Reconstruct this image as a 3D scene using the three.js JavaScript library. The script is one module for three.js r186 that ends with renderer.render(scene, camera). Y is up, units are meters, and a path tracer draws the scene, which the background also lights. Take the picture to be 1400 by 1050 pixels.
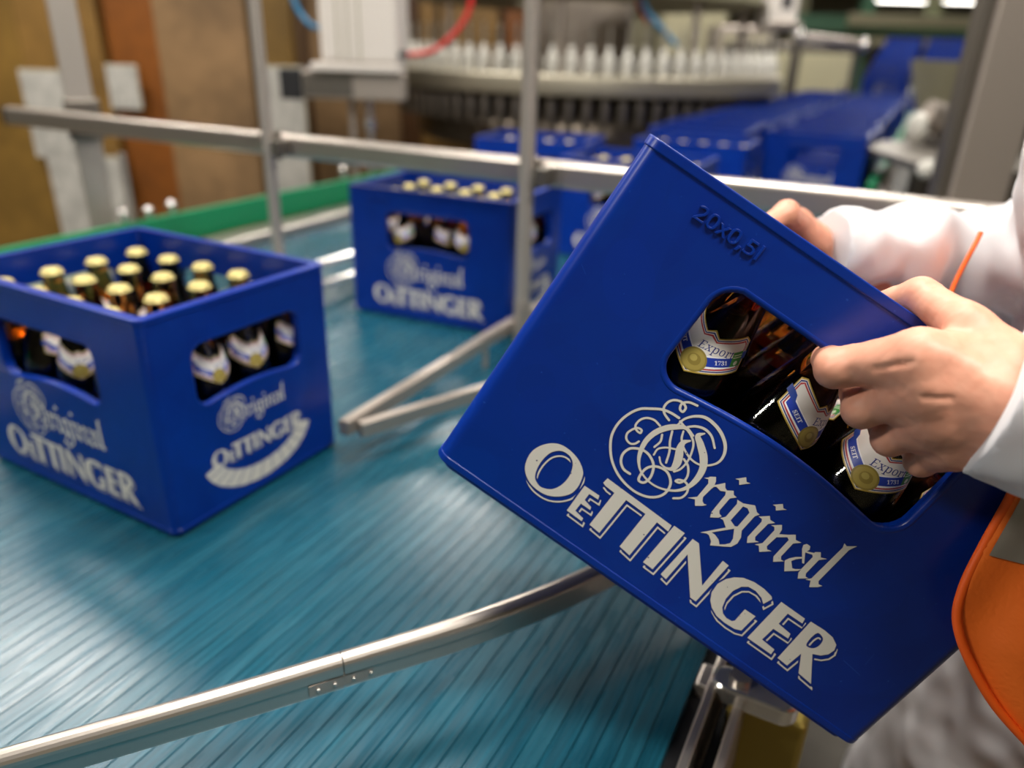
import * as THREE from 'three';
import { mergeGeometries } from 'three/addons/utils/BufferGeometryUtils.js';
import { RoundedBoxGeometry } from 'three/addons/geometries/RoundedBoxGeometry.js';
import { RectAreaLightUniformsLib } from 'three/addons/lights/RectAreaLightUniformsLib.js';
import { FontLoader } from 'three/addons/loaders/FontLoader.js';
import { TextGeometry } from 'three/addons/geometries/TextGeometry.js';
import { Brush, Evaluator, SUBTRACTION } from 'three-bvh-csg';
import { createNoise3D } from 'simplex-noise';

// ---------------------------------------------------------------- camera, lights, exposure
// y = 0 is the top of the conveyor belt, the hall floor lies 0.85 m below it
const scene = new THREE.Scene();
scene.background = new THREE.Color(0x0b0a08);
const camera = new THREE.PerspectiveCamera(2 * Math.atan(525 / 1031.4) * 180 / Math.PI, 4 / 3, 0.02, 120);
camera.position.set(0, 0.5792, 0);
camera.rotation.set(-24.1 * Math.PI / 180, 0, 1.762 * Math.PI / 180, 'XYZ');
camera.focus = 0.53;
camera.userData.fStop = 2.7;
const renderer = new THREE.WebGLRenderer();
renderer.toneMapping = THREE.LinearToneMapping;
renderer.toneMappingExposure = 1.18;
renderer.shadowMap.enabled = true;
RectAreaLightUniformsLib.init();
const LAMP = new THREE.Color(1.0, 0.95, 0.88), LAMP_POWER = 42;
const CEIL = 2.75, FLOOR = -0.85;
// ceiling luminaires: x, z, length, turn (deg)
const LUMINAIRES = [[0.8, 0.3, 1.5, 0], [-0.3, -1.4, 1.5, 0], [-2.9, 0.2, 1.5, 0], [-2.8, -3.1, 1.5, 0],
  [-0.5, -5.3, 1.5, 0], [2.4, -4.4, 1.5, 0], [-1.8, -8.4, 1.5, 0], [3.2, -8.6, 1.5, 0], [6.2, -12.5, 1.5, 0]];

// ---------------------------------------------------------------- helpers
let seed = 20240611;
const rnd = () => { seed = (seed * 1664525 + 1013904223) >>> 0; return seed / 4294967296; };
const rr = (a, b) => a + (b - a) * rnd();
const noise3 = createNoise3D(rnd);
const V = (x, y, z) => new THREE.Vector3(x, y, z);
const AX = 0.454, AZ = 0.891;                                    // travel axis of the conveyor (u) and across it (w)
const uw = (u, w, y = 0) => V(u * AX + w * AZ, y, -u * AZ + w * AX);
const YAW = -Math.atan2(AX, AZ);
const used = new Map();
function numbered(n) { const k = used.get(n) || 0; used.set(n, k + 1); return k ? `${n}_${String(k).padStart(3, '0')}` : n; }
function tag(o, label, category, group, kind) { o.userData.label = label; if (category) o.userData.category = category; if (group) o.userData.group = group; if (kind) o.userData.kind = kind; return o; }
function shadow(o) { o.castShadow = true; o.receiveShadow = true; return o; }
function part(name, geo, mat, parent) { const m = shadow(new THREE.Mesh(Array.isArray(geo) ? merge(geo) : geo, mat)); m.name = name; parent.add(m); return m; }
function thing(name, label, category, group) { const o = new THREE.Group(); o.name = numbered(name); scene.add(o); return tag(o, label, category, group); }
function struct(name, geo, mat) { const m = shadow(new THREE.Mesh(Array.isArray(geo) ? merge(geo) : geo, mat)); m.name = name; m.userData.kind = 'structure'; scene.add(m); return m; }
function dup(o, label, group) { const c = o.clone(); c.name = numbered(o.name.replace(/_\d{3}$/, '')); c.userData = { ...o.userData }; scene.add(c); if (label) c.userData.label = label; if (group) c.userData.group = group; return c; }
function merge(list) { return mergeGeometries(list.map((g) => { const h = g.index ? g.toNonIndexed() : g.clone(); for (const k of Object.keys(h.attributes)) if (!['position', 'normal', 'uv'].includes(k)) h.deleteAttribute(k); if (!h.attributes.uv) h.setAttribute('uv', new THREE.BufferAttribute(new Float32Array(h.attributes.position.count * 2), 2)); return h; })); }
function box(x0, x1, y0, y1, z0, z1, r = 0.002) {
  const w = x1 - x0, h = y1 - y0, d = z1 - z0, q = Math.min(r, w / 2.1, h / 2.1, d / 2.1);
  const g = new RoundedBoxGeometry(w, h, d, 2, q); g.translate((x0 + x1) / 2, (y0 + y1) / 2, (z0 + z1) / 2); return g;
}
// box along the line a..b (width across, height up)
function beam(a, b, wd, ht, r = 0.003) {
  const d = b.clone().sub(a), L = d.length(), g = new RoundedBoxGeometry(wd, ht, L, 2, Math.min(r, wd / 2.1, ht / 2.1));
  const z = d.normalize(), up = Math.abs(z.y) > 0.98 ? V(0, 0, 1) : V(0, 1, 0), x = up.clone().cross(z).normalize(), y = z.clone().cross(x);
  g.applyMatrix4(new THREE.Matrix4().makeBasis(x, y, z).setPosition(a.clone().add(b).multiplyScalar(0.5))); return g;
}
function rod(a, b, r0, r1 = r0, seg = 18) {
  const d = b.clone().sub(a), g = new THREE.CylinderGeometry(r1, r0, d.length(), seg);
  g.applyQuaternion(new THREE.Quaternion().setFromUnitVectors(V(0, 1, 0), d.clone().normalize())); const m = a.clone().add(b).multiplyScalar(0.5); g.translate(m.x, m.y, m.z); return g;
}
function tube(pts, r, seg = 60, rad = 12) { return new THREE.TubeGeometry(new THREE.CatmullRomCurve3(pts), seg, r, rad); }
function dataTex(n, m, fn, srgb) {
  const d = new Uint8Array(n * m * 4);
  for (let j = 0; j < m; j++) for (let i = 0; i < n; i++) { const c = fn(i / n, j / m), k = (j * n + i) * 4; for (let q = 0; q < 3; q++) d[k + q] = Math.max(0, Math.min(255, c[q] * 255)); d[k + 3] = 255; }
  const t = new THREE.DataTexture(d, n, m); t.wrapS = t.wrapT = THREE.RepeatWrapping; t.magFilter = THREE.LinearFilter; t.minFilter = THREE.LinearMipmapLinearFilter; t.generateMipmaps = true;
  if (srgb) t.colorSpace = THREE.SRGBColorSpace; t.needsUpdate = true; return t;
}
// tileable fractal noise on a torus-like wrap (blend of shifted samples)
function tn(x, y, f, z = 0) { const a = noise3(x * f, y * f, z), b = noise3((x - 1) * f, y * f, z), c = noise3(x * f, (y - 1) * f, z), d = noise3((x - 1) * f, (y - 1) * f, z); return (a * (1 - x) + b * x) * (1 - y) + (c * (1 - x) + d * x) * y; }
const lin = (r, g, b) => new THREE.Color().setRGB(r, g, b);
// uv in metres from the dominant axis of each face
function boxUV(g, s = 1) {
  const h = g.index ? g.toNonIndexed() : g, p = h.attributes.position, n = h.attributes.normal, u = new Float32Array(p.count * 2);
  for (let i = 0; i < p.count; i += 3) {
    const ax = Math.abs(n.getX(i) + n.getX(i + 1) + n.getX(i + 2)), ay = Math.abs(n.getY(i) + n.getY(i + 1) + n.getY(i + 2)), az = Math.abs(n.getZ(i) + n.getZ(i + 1) + n.getZ(i + 2));
    for (let k = i; k < i + 3; k++) { const [a, b] = ax >= ay && ax >= az ? [p.getZ(k), p.getY(k)] : ay >= az ? [p.getX(k), p.getZ(k)] : [p.getX(k), p.getY(k)]; u[2 * k] = a * s; u[2 * k + 1] = b * s; }
  }
  h.setAttribute('uv', new THREE.BufferAttribute(u, 2)); return h;
}
// smooth surface of a signed distance field (surface nets) inside lo..hi with the given cell
function netted(f, lo, hi, cell) {
  const nx = Math.ceil((hi[0] - lo[0]) / cell) + 1, ny = Math.ceil((hi[1] - lo[1]) / cell) + 1, nz = Math.ceil((hi[2] - lo[2]) / cell) + 1;
  const F = new Float32Array(nx * ny * nz), id = (i, j, k) => (k * ny + j) * nx + i;
  for (let k = 0; k < nz; k++) for (let j = 0; j < ny; j++) for (let i = 0; i < nx; i++) F[id(i, j, k)] = f(lo[0] + i * cell, lo[1] + j * cell, lo[2] + k * cell);
  const vi = new Int32Array(nx * ny * nz).fill(-1), pos = [], idx = [];
  const E = []; for (let a = 0; a < 8; a++) for (let b = a + 1; b < 8; b++) { const x = a ^ b; if (x === 1 || x === 2 || x === 4) E.push([a, b]); }
  for (let k = 0; k < nz - 1; k++) for (let j = 0; j < ny - 1; j++) for (let i = 0; i < nx - 1; i++) {
    const c = []; let m = 0; for (let q = 0; q < 8; q++) { const v = F[id(i + (q & 1), j + (q >> 1 & 1), k + (q >> 2))]; c.push(v); if (v < 0) m |= 1 << q; }
    if (m === 0 || m === 255) continue;
    let x = 0, y = 0, z = 0, n = 0;
    for (const [a, b] of E) if ((c[a] < 0) !== (c[b] < 0)) { const t = c[a] / (c[a] - c[b]); x += (a & 1) + t * ((b & 1) - (a & 1)); y += (a >> 1 & 1) + t * ((b >> 1 & 1) - (a >> 1 & 1)); z += (a >> 2) + t * ((b >> 2) - (a >> 2)); n++; }
    vi[id(i, j, k)] = pos.length / 3; pos.push(lo[0] + (i + x / n) * cell, lo[1] + (j + y / n) * cell, lo[2] + (k + z / n) * cell);
  }
  for (let k = 1; k < nz - 1; k++) for (let j = 1; j < ny - 1; j++) for (let i = 1; i < nx - 1; i++) {
    const s = F[id(i, j, k)] < 0;
    const quad = (a, b, c, d, flip) => { if (a < 0 || b < 0 || c < 0 || d < 0) return; flip ? idx.push(a, c, b, a, d, c) : idx.push(a, b, c, a, c, d); };
    if (s !== F[id(i + 1, j, k)] < 0) quad(vi[id(i, j - 1, k - 1)], vi[id(i, j, k - 1)], vi[id(i, j, k)], vi[id(i, j - 1, k)], !s);
    if (s !== F[id(i, j + 1, k)] < 0) quad(vi[id(i - 1, j, k - 1)], vi[id(i - 1, j, k)], vi[id(i, j, k)], vi[id(i, j, k - 1)], !s);
    if (s !== F[id(i, j, k + 1)] < 0) quad(vi[id(i - 1, j - 1, k)], vi[id(i, j - 1, k)], vi[id(i, j, k)], vi[id(i - 1, j, k)], !s);
  }
  const g = new THREE.BufferGeometry(); g.setAttribute('position', new THREE.BufferAttribute(new Float32Array(pos), 3)); g.setIndex(idx);
  const nn = new Float32Array(pos.length), e = cell * 0.5;
  for (let i = 0; i < pos.length; i += 3) { const [x, y, z] = [pos[i], pos[i + 1], pos[i + 2]]; const v = V(f(x + e, y, z) - f(x - e, y, z), f(x, y + e, z) - f(x, y - e, z), f(x, y, z + e) - f(x, y, z - e)).normalize(); nn[i] = v.x; nn[i + 1] = v.y; nn[i + 2] = v.z; }
  g.setAttribute('normal', new THREE.BufferAttribute(nn, 3)); return g;
}
const smin = (a, b, k) => { const h = Math.max(k - Math.abs(a - b), 0) / k; return Math.min(a, b) - h * h * k * 0.25; };
function capsule(x, y, z, a, b, ra, rb) {
  const bx = b[0] - a[0], by = b[1] - a[1], bz = b[2] - a[2], px = x - a[0], py = y - a[1], pz = z - a[2];
  const t = Math.max(0, Math.min(1, (px * bx + py * by + pz * bz) / (bx * bx + by * by + bz * bz)));
  return Math.hypot(px - bx * t, py - by * t, pz - bz * t) - (ra + (rb - ra) * t);
}
const BIG=[[[68.2,65.8,75.0,69.0,83.9,69.0,93.0,66.1,100.0,60.5,102.3,55.2,103.6,48.1,102.8,41.3,99.4,35.6,95.0,31.3,89.0,27.9,81.6,26.7,73.6,27.7,67.3,31.0,62.8,35.6,60.1,42.1,59.4,50.7,62.2,58.7],[[75.8,63.9,71.8,59.2,70.0,52.3,70.0,44.2,71.9,36.6,74.1,33.2,79.9,30.6,84.7,31.7,89.1,34.7,92.3,40.7,93.5,48.3,92.7,54.8,90.2,60.9,87.5,63.8,83.7,65.4,79.2,65.4]],1],[[107.0,52.3,120.5,52.5,121.6,49.2,113.7,48.9,113.8,42.6,121.0,40.8,121.8,38.3,113.2,38.2,113.2,30.7,121.5,29.2,122.0,26.4,107.8,26.8],[],0],[[117.2,68.0,177.0,66.1,178.0,60.4,167.0,61.4,167.2,25.7,156.9,27.2,156.3,61.6,138.4,62.0,138.2,26.8,128.3,27.8,128.1,61.3,119.6,61.8,116.7,62.9],[],0],[[178.6,67.2,188.3,67.0,187.7,27.3,178.5,27.6],[],0],[[195.6,66.9,201.4,66.8,224.5,39.8,223.5,66.3,229.3,65.8,229.1,25.7,223.8,25.8,200.4,54.1,200.5,26.7,194.9,27.7],[],0],[[238.3,60.5,243.8,64.5,251.8,66.6,260.4,66.7,268.7,65.1,270.5,63.4,268.2,56.1,264.1,59.3,257.1,61.3,251.0,60.7,247.1,57.4,244.6,50.7,244.7,42.1,247.3,34.3,250.8,30.5,255.3,29.0,259.8,29.5,261.2,31.3,260.8,43.9,270.5,44.1,270.2,27.5,265.3,25.3,256.8,24.8,248.4,25.7,241.3,29.2,236.8,33.5,233.3,39.8,232.3,48.3,234.5,55.4],[],0],[[276.9,65.9,298.7,65.6,299.8,61.2,286.7,61.0,287.1,50.0,299.0,48.7,300.3,44.4,286.9,44.0,286.5,31.3,298.8,30.3,299.5,25.3,277.3,25.4],[],0],[[303.2,66.4,315.0,67.0,323.3,66.1,329.5,62.7,331.5,58.0,330.5,52.6,327.1,48.2,321.8,45.4,337.7,24.0,325.0,25.4,315.6,40.2,314.4,25.2,305.0,26.0],[[313.2,62.0,318.8,60.8,320.6,56.6,320.3,51.9,317.9,48.8,313.7,48.4]],0]];
const SMALL=[[[172.4,111.4,174.9,113.8,175.0,114.7,178.6,117.3,180.8,114.4,181.7,111.6,184.0,114.3,186.6,117.6,189.0,114.5,191.2,113.6,195.0,116.3,197.1,113.7,200.0,113.5,196.6,109.7,196.7,97.5,198.2,95.5,200.8,94.8,199.7,92.5,194.8,88.9,192.9,93.1,192.4,110.0,191.1,112.2,187.7,110.4,183.6,111.2,182.3,110.2,181.7,107.4,181.0,98.8,182.7,96.0,184.8,94.9,187.0,95.6,185.0,93.0,180.7,89.6,177.6,93.8,172.5,91.4,177.6,96.5,177.4,109.9,175.5,112.5],[]],[[190.1,124.3,195.4,130.1,197.9,127.3,200.8,128.2,195.2,122.3,192.9,125.2],[]],[[201.3,112.3,206.3,112.5,213.9,116.4,218.2,112.9,220.8,112.6,219.0,109.4,218.9,94.6,222.0,89.6,222.9,84.2,221.1,79.2,217.0,76.2,208.6,70.6,207.1,73.7,202.8,76.8,200.7,76.8,196.7,74.7,208.5,89.4,203.3,93.1,200.7,92.9,203.2,96.3,203.1,109.5],[[207.8,110.5,211.1,111.3,214.3,109.3,214.5,95.2,212.8,94.3,207.7,96.2],[203.0,79.8,213.8,92.4,218.0,85.4,218.7,81.3,216.4,78.0,213.4,75.5,210.5,78.3,206.1,79.9]]],[[221.0,110.8,227.0,116.2,229.2,113.9,233.4,114.1,230.0,110.4,229.4,96.5,231.2,94.2,234.2,95.0,227.8,88.8,225.2,93.1,225.3,108.9,224.2,110.8],[]],[[223.0,124.3,228.1,129.3,230.5,126.7,233.1,127.4,227.5,122.1,225.5,124.6],[]],[[232.1,110.8,237.9,115.9,240.3,112.8,241.1,108.8,246.2,112.4,250.2,115.7,252.9,112.4,257.4,113.2,253.3,109.0,253.3,95.4,254.9,93.4,257.5,93.7,251.7,88.4,249.2,92.0,249.1,109.3,247.0,110.4,241.2,105.7,240.4,95.7,242.2,93.8,245.6,94.7,239.1,88.6,235.8,92.4,232.9,91.4,236.4,95.7,236.5,109.2,234.9,111.2],[]],[[257.3,94.4,258.6,97.8,261.3,101.5,264.8,104.4,265.6,103.4,262.9,100.4,261.1,97.1,265.3,92.9,267.4,93.7,270.8,96.5,269.8,93.8,262.6,87.3],[]],[[260.7,109.5,259.4,112.6,260.8,114.8,263.8,114.8,265.2,112.2,264.5,109.7,264.5,108.3,269.4,101.1,268.0,100.4],[]],[[264.0,109.8,269.2,112.2,269.2,113.1,272.4,115.6,275.0,112.3,279.1,114.0,275.4,109.8,275.4,95.6,276.8,93.4,279.4,93.7,273.6,88.5,270.9,92.8,270.5,97.3,270.5,109.1,269.2,110.3,264.8,108.8],[]],[[280.1,131.3,282.9,130.4,288.4,134.9,286.8,130.8,286.1,128.8,286.0,96.3,287.7,94.3,290.7,95.0,288.7,92.0,284.2,88.2,281.5,93.0,278.1,91.3,280.8,94.9,281.5,127.8],[]]];
const STROKES=[[[130.7,137.9,124.1,137.6,117.5,135.9,110.8,131.7,104.6,126.8,100.4,118.8,98.5,108.8,99.9,98.4,104.5,89.8,111.5,81.8,121.0,75.6,131.4,72.3,141.9,71.9,150.8,74.9,156.1,80.2,157.8,86.1,155.8,93.7,148.3,99.1,139.6,97.4,135.3,92.3,135.0,84.2,136.5,80.8,140.1,81.4,141.8,86.1,140.4,92.9,137.0,98.2,130.4,101.9,125.1,102.3,121.1,100.9,116.6,97.4,115.0,91.2,117.3,85.1,122.5,81.3,128.2,81.1],[2.01]],[[126.1,132.3,120.5,134.5,117.7,137.6,117.5,142.7,120.2,146.8,125.6,148.7,130.0,146.8,130.1,143.2,127.3,143.8,126.1,148.1,129.3,151.5,135.5,153.0],[1.79]],[[123.5,125.0,117.8,126.1,112.4,124.1,109.5,119.8,109.5,114.4,112.1,112.1,115.6,112.0,115.0,114.3,111.8,114.0,109.3,110.5,108.2,105.8,110.3,102.0,114.6,100.9,117.5,103.1,118.5,106.0],[1.65]],[[146.9,133.1,139.0,134.6,132.9,131.0,128.3,126.5,124.0,118.9,122.4,110.1,123.8,101.3,127.1,93.9,132.8,88.1,140.5,85.1,148.8,84.7,157.0,87.2,163.6,91.9,167.7,98.5,169.0,107.4,167.2,117.1,162.3,124.3,154.3,131.1,149.4,135.0,152.1,139.2],[1.43,2.87,4.16,4.44,4.3,3.94,3.44,2.44,1.58,1.58,1.58,1.79,2.15,3.22,4.44,5.16,5.73,5.02,3.44,1.15]],[[133.1,133.3,134.3,139.5,138.7,145.4,144.8,149.0,152.5,149.0,161.4,146.2,169.2,140.4,172.9,133.5,173.0,127.1,169.3,121.5,164.1,118.0,157.6,117.4,151.4,119.2,145.6,122.4,141.4,126.7,139.3,131.6],[1.43,1.72,2.01,2.44,2.58,2.58,2.44,2.15,1.79,1.58,1.58,1.58,1.58,1.58,1.58,1.43]],[[139.8,136.2,143.9,139.8,150.1,141.9,156.9,140.6,164.4,134.6],[1.58,1.86,2.01,1.86,1.58]],[[132.9,136.3,139.0,134.6,145.7,132.1,150.5,128.3,153.9,121.1,155.5,113.6,154.9,106.4,152.5,102.3],[1.58]],[[147.4,128.6,144.4,124.7,145.1,119.8,148.0,114.4,150.4,108.5,150.2,103.3,146.8,101.2,141.5,101.6,137.5,105.1],[1.29,3.58,5.16,6.02,5.73,3.3,1.72,1.43,1.29]],[[133.0,126.8,136.3,119.6,140.6,113.1,143.9,104.5],[1.72]],[[128.8,120.4,130.9,115.5,130.0,109.3],[1.58]],[[133.2,104.1,132.9,109.4,136.6,113.8,143.0,117.1],[1.43]],[[152.4,114.5,157.7,112.0,161.9,106.3,162.7,101.3,160.6,97.4,157.9,97.0,159.2,99.2,163.2,100.6,167.2,99.2,169.8,94.4,169.0,88.7,164.8,84.8],[1.72]]];
// ---------------------------------------------------------------- materials
const fineT = dataTex(256, 256, (x, y) => { const v = 0.5 + 0.3 * tn(x, y, 40) + 0.2 * tn(x, y, 90, 3); return [v, v, v]; });
const blotchT = dataTex(256, 256, (x, y) => { const v = 0.86 + 0.1 * tn(x, y, 4, 1) + 0.06 * tn(x, y, 17, 2); return [v, v, v]; }, true);
const metal = (c, r, extra = {}) => new THREE.MeshStandardMaterial({ color: c, metalness: 0.85, roughness: r, ...extra });
const paint = (c, r, extra = {}) => new THREE.MeshStandardMaterial({ color: c, roughness: r, ...extra });
const M = {
  steel: metal(lin(0.6, 0.54, 0.48), 0.28, { metalness: 0.85, bumpMap: fineT, bumpScale: 0.00008 }),
  steelDull: metal(lin(0.46, 0.4, 0.35), 0.42, { metalness: 0.7 }),
  steelDark: metal(lin(0.2, 0.18, 0.155), 0.42),
  chrome: metal(lin(0.72, 0.7, 0.66), 0.16),
  brass: metal(lin(0.55, 0.42, 0.12), 0.35),
  alu: metal(lin(0.5, 0.45, 0.4), 0.4, { metalness: 0.6 }),
  green: paint(lin(0.0, 0.19, 0.075), 0.42),
  black: paint(lin(0.012, 0.012, 0.014), 0.5),
  rubber: paint(lin(0.03, 0.03, 0.032), 0.7),
  offwhite: paint(lin(0.66, 0.61, 0.56), 0.5),
  paper: paint(lin(0.62, 0.6, 0.55), 0.8, { map: blotchT }),
  hoseBlue: paint(lin(0.03, 0.19, 0.36), 0.35),
  hoseRed: paint(lin(0.6, 0.02, 0.02), 0.35),
  floor: paint(lin(0.14, 0.12, 0.09), 0.45, { map: blotchT }),
  wall: paint(lin(0.26, 0.23, 0.14), 0.8),
  ceiling: paint(lin(0.25, 0.24, 0.21), 0.9),
  rust: paint(lin(0.3, 0.14, 0.04), 0.7),
  drum: metal(lin(0.17, 0.14, 0.11), 0.34),
  ring: metal(lin(0.5, 0.46, 0.36), 0.45),
  valve: paint(lin(0.62, 0.6, 0.54), 0.35),
  olive: paint(lin(0.27, 0.25, 0.16), 0.6),
  clutterGreen: paint(lin(0.10, 0.22, 0.14), 0.6),
  yellowGrey: paint(lin(0.5, 0.46, 0.3), 0.6),
};
// ---------------------------------------------------------------- hall
const hall = { x0: -10.6, x1: 16, z0: -24, z1: 4.2 };
struct('floor', boxUV(box(hall.x0, hall.x1, FLOOR - 0.2, FLOOR, hall.z0, hall.z1)), M.floor);
struct('ceiling', box(hall.x0, hall.x1, CEIL + 0.12, CEIL + 0.32, hall.z0, hall.z1), M.ceiling);
struct('wall_left', box(hall.x0 - 0.2, hall.x0, FLOOR, CEIL + 0.12, hall.z0, hall.z1), M.wall);
struct('wall_right', box(hall.x1, hall.x1 + 0.2, FLOOR, CEIL + 0.12, hall.z0, hall.z1), M.wall);
struct('wall_back', box(hall.x0, hall.x1, FLOOR, CEIL + 0.12, hall.z0 - 0.2, hall.z0), M.wall);
struct('wall_front', box(hall.x0, hall.x1, FLOOR, CEIL + 0.12, hall.z1, hall.z1 + 0.2), M.wall);
// brown panelled partitions behind the conveyor table
{
  const cols = { tan: lin(0.31, 0.17, 0.04), olive: lin(0.29, 0.165, 0.032), orange: lin(0.3, 0.092, 0.006), mauve: lin(0.33, 0.2, 0.095), dark: lin(0.1, 0.038, 0.005) };
  const panelT = dataTex(256, 256, (x, y) => { const v = 0.82 + 0.16 * tn(x, y, 3, 7) + 0.06 * tn(x, y, 14, 8); return [v, v * 0.99, v * 0.97]; }, true);
  const mats = Object.fromEntries(Object.entries(cols).map(([k, c]) => [k, paint(c, 0.5, { map: panelT })]));
  const run = (name, Z, top, x0, x1, list) => { const core = struct(name, box(x0, x1, FLOOR, top, Z - 0.16, Z - 0.06), paint(lin(0.1, 0.05, 0.015), 0.7)); for (const [a, b, k, d] of list) part('panel', boxUV(box(a, b, FLOOR, top - 0.02, Z - 0.06, Z + d, 0.008), 0.6), mats[k], core); };
  run('wall_partition', -4.35, 1.9, -5.2, -1.2, [[-5.2, -4.0, 'mauve', 0.02], [-3.99, -3.1, 'tan', 0.03], [-3.09, -2.66, 'olive', 0.0], [-2.65, -2.22, 'tan', 0.02], [-2.21, -1.93, 'orange', -0.03], [-1.92, -1.44, 'mauve', 0.03], [-1.43, -1.22, 'olive', 0.01]]);
  run('wall_partition_back', -7.7, 2.4, -4.0, 0.1, [[-4.0, -2.2, 'tan', 0.02], [-2.19, -2.0, 'dark', -0.04], [-1.99, -1.16, 'mauve', 0.02], [-1.15, -0.97, 'dark', -0.04], [-0.95, -0.23, 'tan', 0.02], [-0.21, 0.10, 'orange', 0.0]]);
}
// ---------------------------------------------------------------- luminaires
function luminaire(x, y, z, len, turn, wd, label, hang) {
  const o = thing('ceiling_light', label, 'lamp', 'fluorescent ceiling lights'); o.position.set(x, y, z); o.rotation.y = turn * Math.PI / 180;
  part('housing', box(-len / 2 - 0.03, len / 2 + 0.03, 0, 0.07, -wd / 2 - 0.02, wd / 2 + 0.02, 0.006), M.offwhite, o);
  part('diffuser', box(-len / 2, len / 2, -0.018, 0.001, -wd / 2, wd / 2, 0.006), new THREE.MeshStandardMaterial({ color: 0xffffff, emissive: LAMP, emissiveIntensity: 6 }), o);
  if (hang) for (const s of [-1, 1]) part('suspension_rod', rod(V(s * len * 0.4, 0.07, 0), V(s * len * 0.4, CEIL + 0.12 - y, 0), 0.006), M.steelDull, o);
  const l = new THREE.RectAreaLight(LAMP, LAMP_POWER, len, wd); l.position.set(0, -0.03, 0); l.rotation.x = -Math.PI / 2; o.add(l); l.name = 'tube_light';
  return o;
}
LUMINAIRES.forEach(([x, z, len, turn]) => luminaire(x, CEIL, z, len, turn, 0.36, 'white fluorescent ceiling light with a glowing flat diffuser', true));
// ---------------------------------------------------------------- print on the crates (traced outlines, millimetres on the long side)
function strokeVar(c, pts, ws, S, H) {
  const P = []; for (let i = 0; i < pts.length; i += 2) P.push(V(pts[i], pts[i + 1], ws.length > 1 ? ws[i / 2] : ws[0]));
  const cur = new THREE.CatmullRomCurve3(P, false, 'centripetal'), N = P.length * 14;
  for (let i = 0; i <= N; i++) { const p = cur.getPoint(i / N); c.beginPath(); c.arc(p.x * S, (H - p.y) * S, p.z * S / 2, 0, 7); c.fill(); }
}
function polyPath(c, pts, S, H, smooth) {
  if (smooth) { const P = []; for (let i = 0; i < pts.length; i += 2) P.push(V(pts[i], pts[i + 1], 0)); const q = new THREE.CatmullRomCurve3(P, true).getPoints(P.length * 6); q.forEach((p, i) => (i ? c.lineTo(p.x * S, (H - p.y) * S) : c.moveTo(p.x * S, (H - p.y) * S))); } else for (let i = 0; i < pts.length; i += 2) i ? c.lineTo(pts[i] * S, (H - pts[i + 1]) * S) : c.moveTo(pts[i] * S, (H - pts[i + 1]) * S);
  c.closePath();
}
const INK = '#d6d2c8';
function drawBig(c, S, H) {
  const glyph = (d) => { c.beginPath(); polyPath(c, d[0], S, H, d[2]); for (const h of d[1]) polyPath(c, h, S, H, true); };
  c.strokeStyle = INK; c.fillStyle = INK; c.lineJoin = 'miter';
  c.save(); c.translate(2.9 * S, 3.1 * S); c.lineWidth = 1.35 * S; for (const d of BIG) { glyph(d); c.stroke(); } c.restore();
  c.save(); c.globalCompositeOperation = 'destination-out'; c.lineWidth = 2.9 * S; for (const d of BIG) { glyph(d); c.stroke(); c.fill('evenodd'); } c.restore();
  for (const d of BIG) { glyph(d); c.fill('evenodd'); }
}
function drawOriginal(c, S, H) {
  c.fillStyle = INK;
  for (const [o, hs] of SMALL) { c.beginPath(); polyPath(c, o, S, H); for (const h of hs) polyPath(c, h, S, H); c.fill('evenodd'); }
  for (const [p, w] of STROKES) strokeVar(c, p, w, S, H);
}
function wear(c, W, Hh, n) { c.save(); c.globalCompositeOperation = 'destination-out'; for (let i = 0; i < n; i++) { c.beginPath(); c.arc(rnd() * W, rnd() * Hh, 0.8 + rnd() * 2.2, 0, 7); c.fill(); } c.restore(); }
function canvasTex(cv) { const t = new THREE.CanvasTexture(cv); t.colorSpace = THREE.SRGBColorSpace; t.anisotropy = 8; return t; }
const longPrint = (() => { const S = 5, W = 300, H = 140; const cv = document.createElement('canvas'); cv.width = W * S; cv.height = H * S; const c = cv.getContext('2d'); c.translate(-50 * S, 15 * S); drawBig(c, S, H); drawOriginal(c, S, H); c.setTransform(1, 0, 0, 1, 0, 0); wear(c, W * S, H * S, 90); return canvasTex(cv); })();
const shortPrint = (() => {   // smaller lettering over a bold crescent, as the narrow sides carry it
  const S = 4, W = 210, H = 150; const cv = document.createElement('canvas'); cv.width = W * S; cv.height = H * S; const c = cv.getContext('2d');
  c.save(); c.translate(-18 * S, 4 * S); c.scale(0.6, 0.6); drawOriginal(c, S, 150); c.restore();
  c.save(); c.translate(-12 * S, 26 * S); c.scale(0.58, 0.58); drawBig(c, S, 140); c.restore();
  c.strokeStyle = INK; c.lineCap = 'butt'; c.lineWidth = 24 * S; c.beginPath(); c.ellipse(104 * S, 78 * S, 84 * S, 50 * S, 0, 0.2, Math.PI - 0.2); c.stroke();
  c.save(); c.globalCompositeOperation = 'destination-out'; c.lineWidth = 1.1 * S; for (let k = 1; k < 12; k++) { const a = 0.2 + (Math.PI - 0.4) * k / 12; c.beginPath(); c.moveTo((104 + 70 * Math.cos(a)) * S, (78 + 37 * Math.sin(a)) * S); c.lineTo((104 + 98 * Math.cos(a + 0.06)) * S, (78 + 63 * Math.sin(a + 0.06)) * S); c.stroke(); } c.restore();
  return canvasTex(cv);
})();
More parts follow.
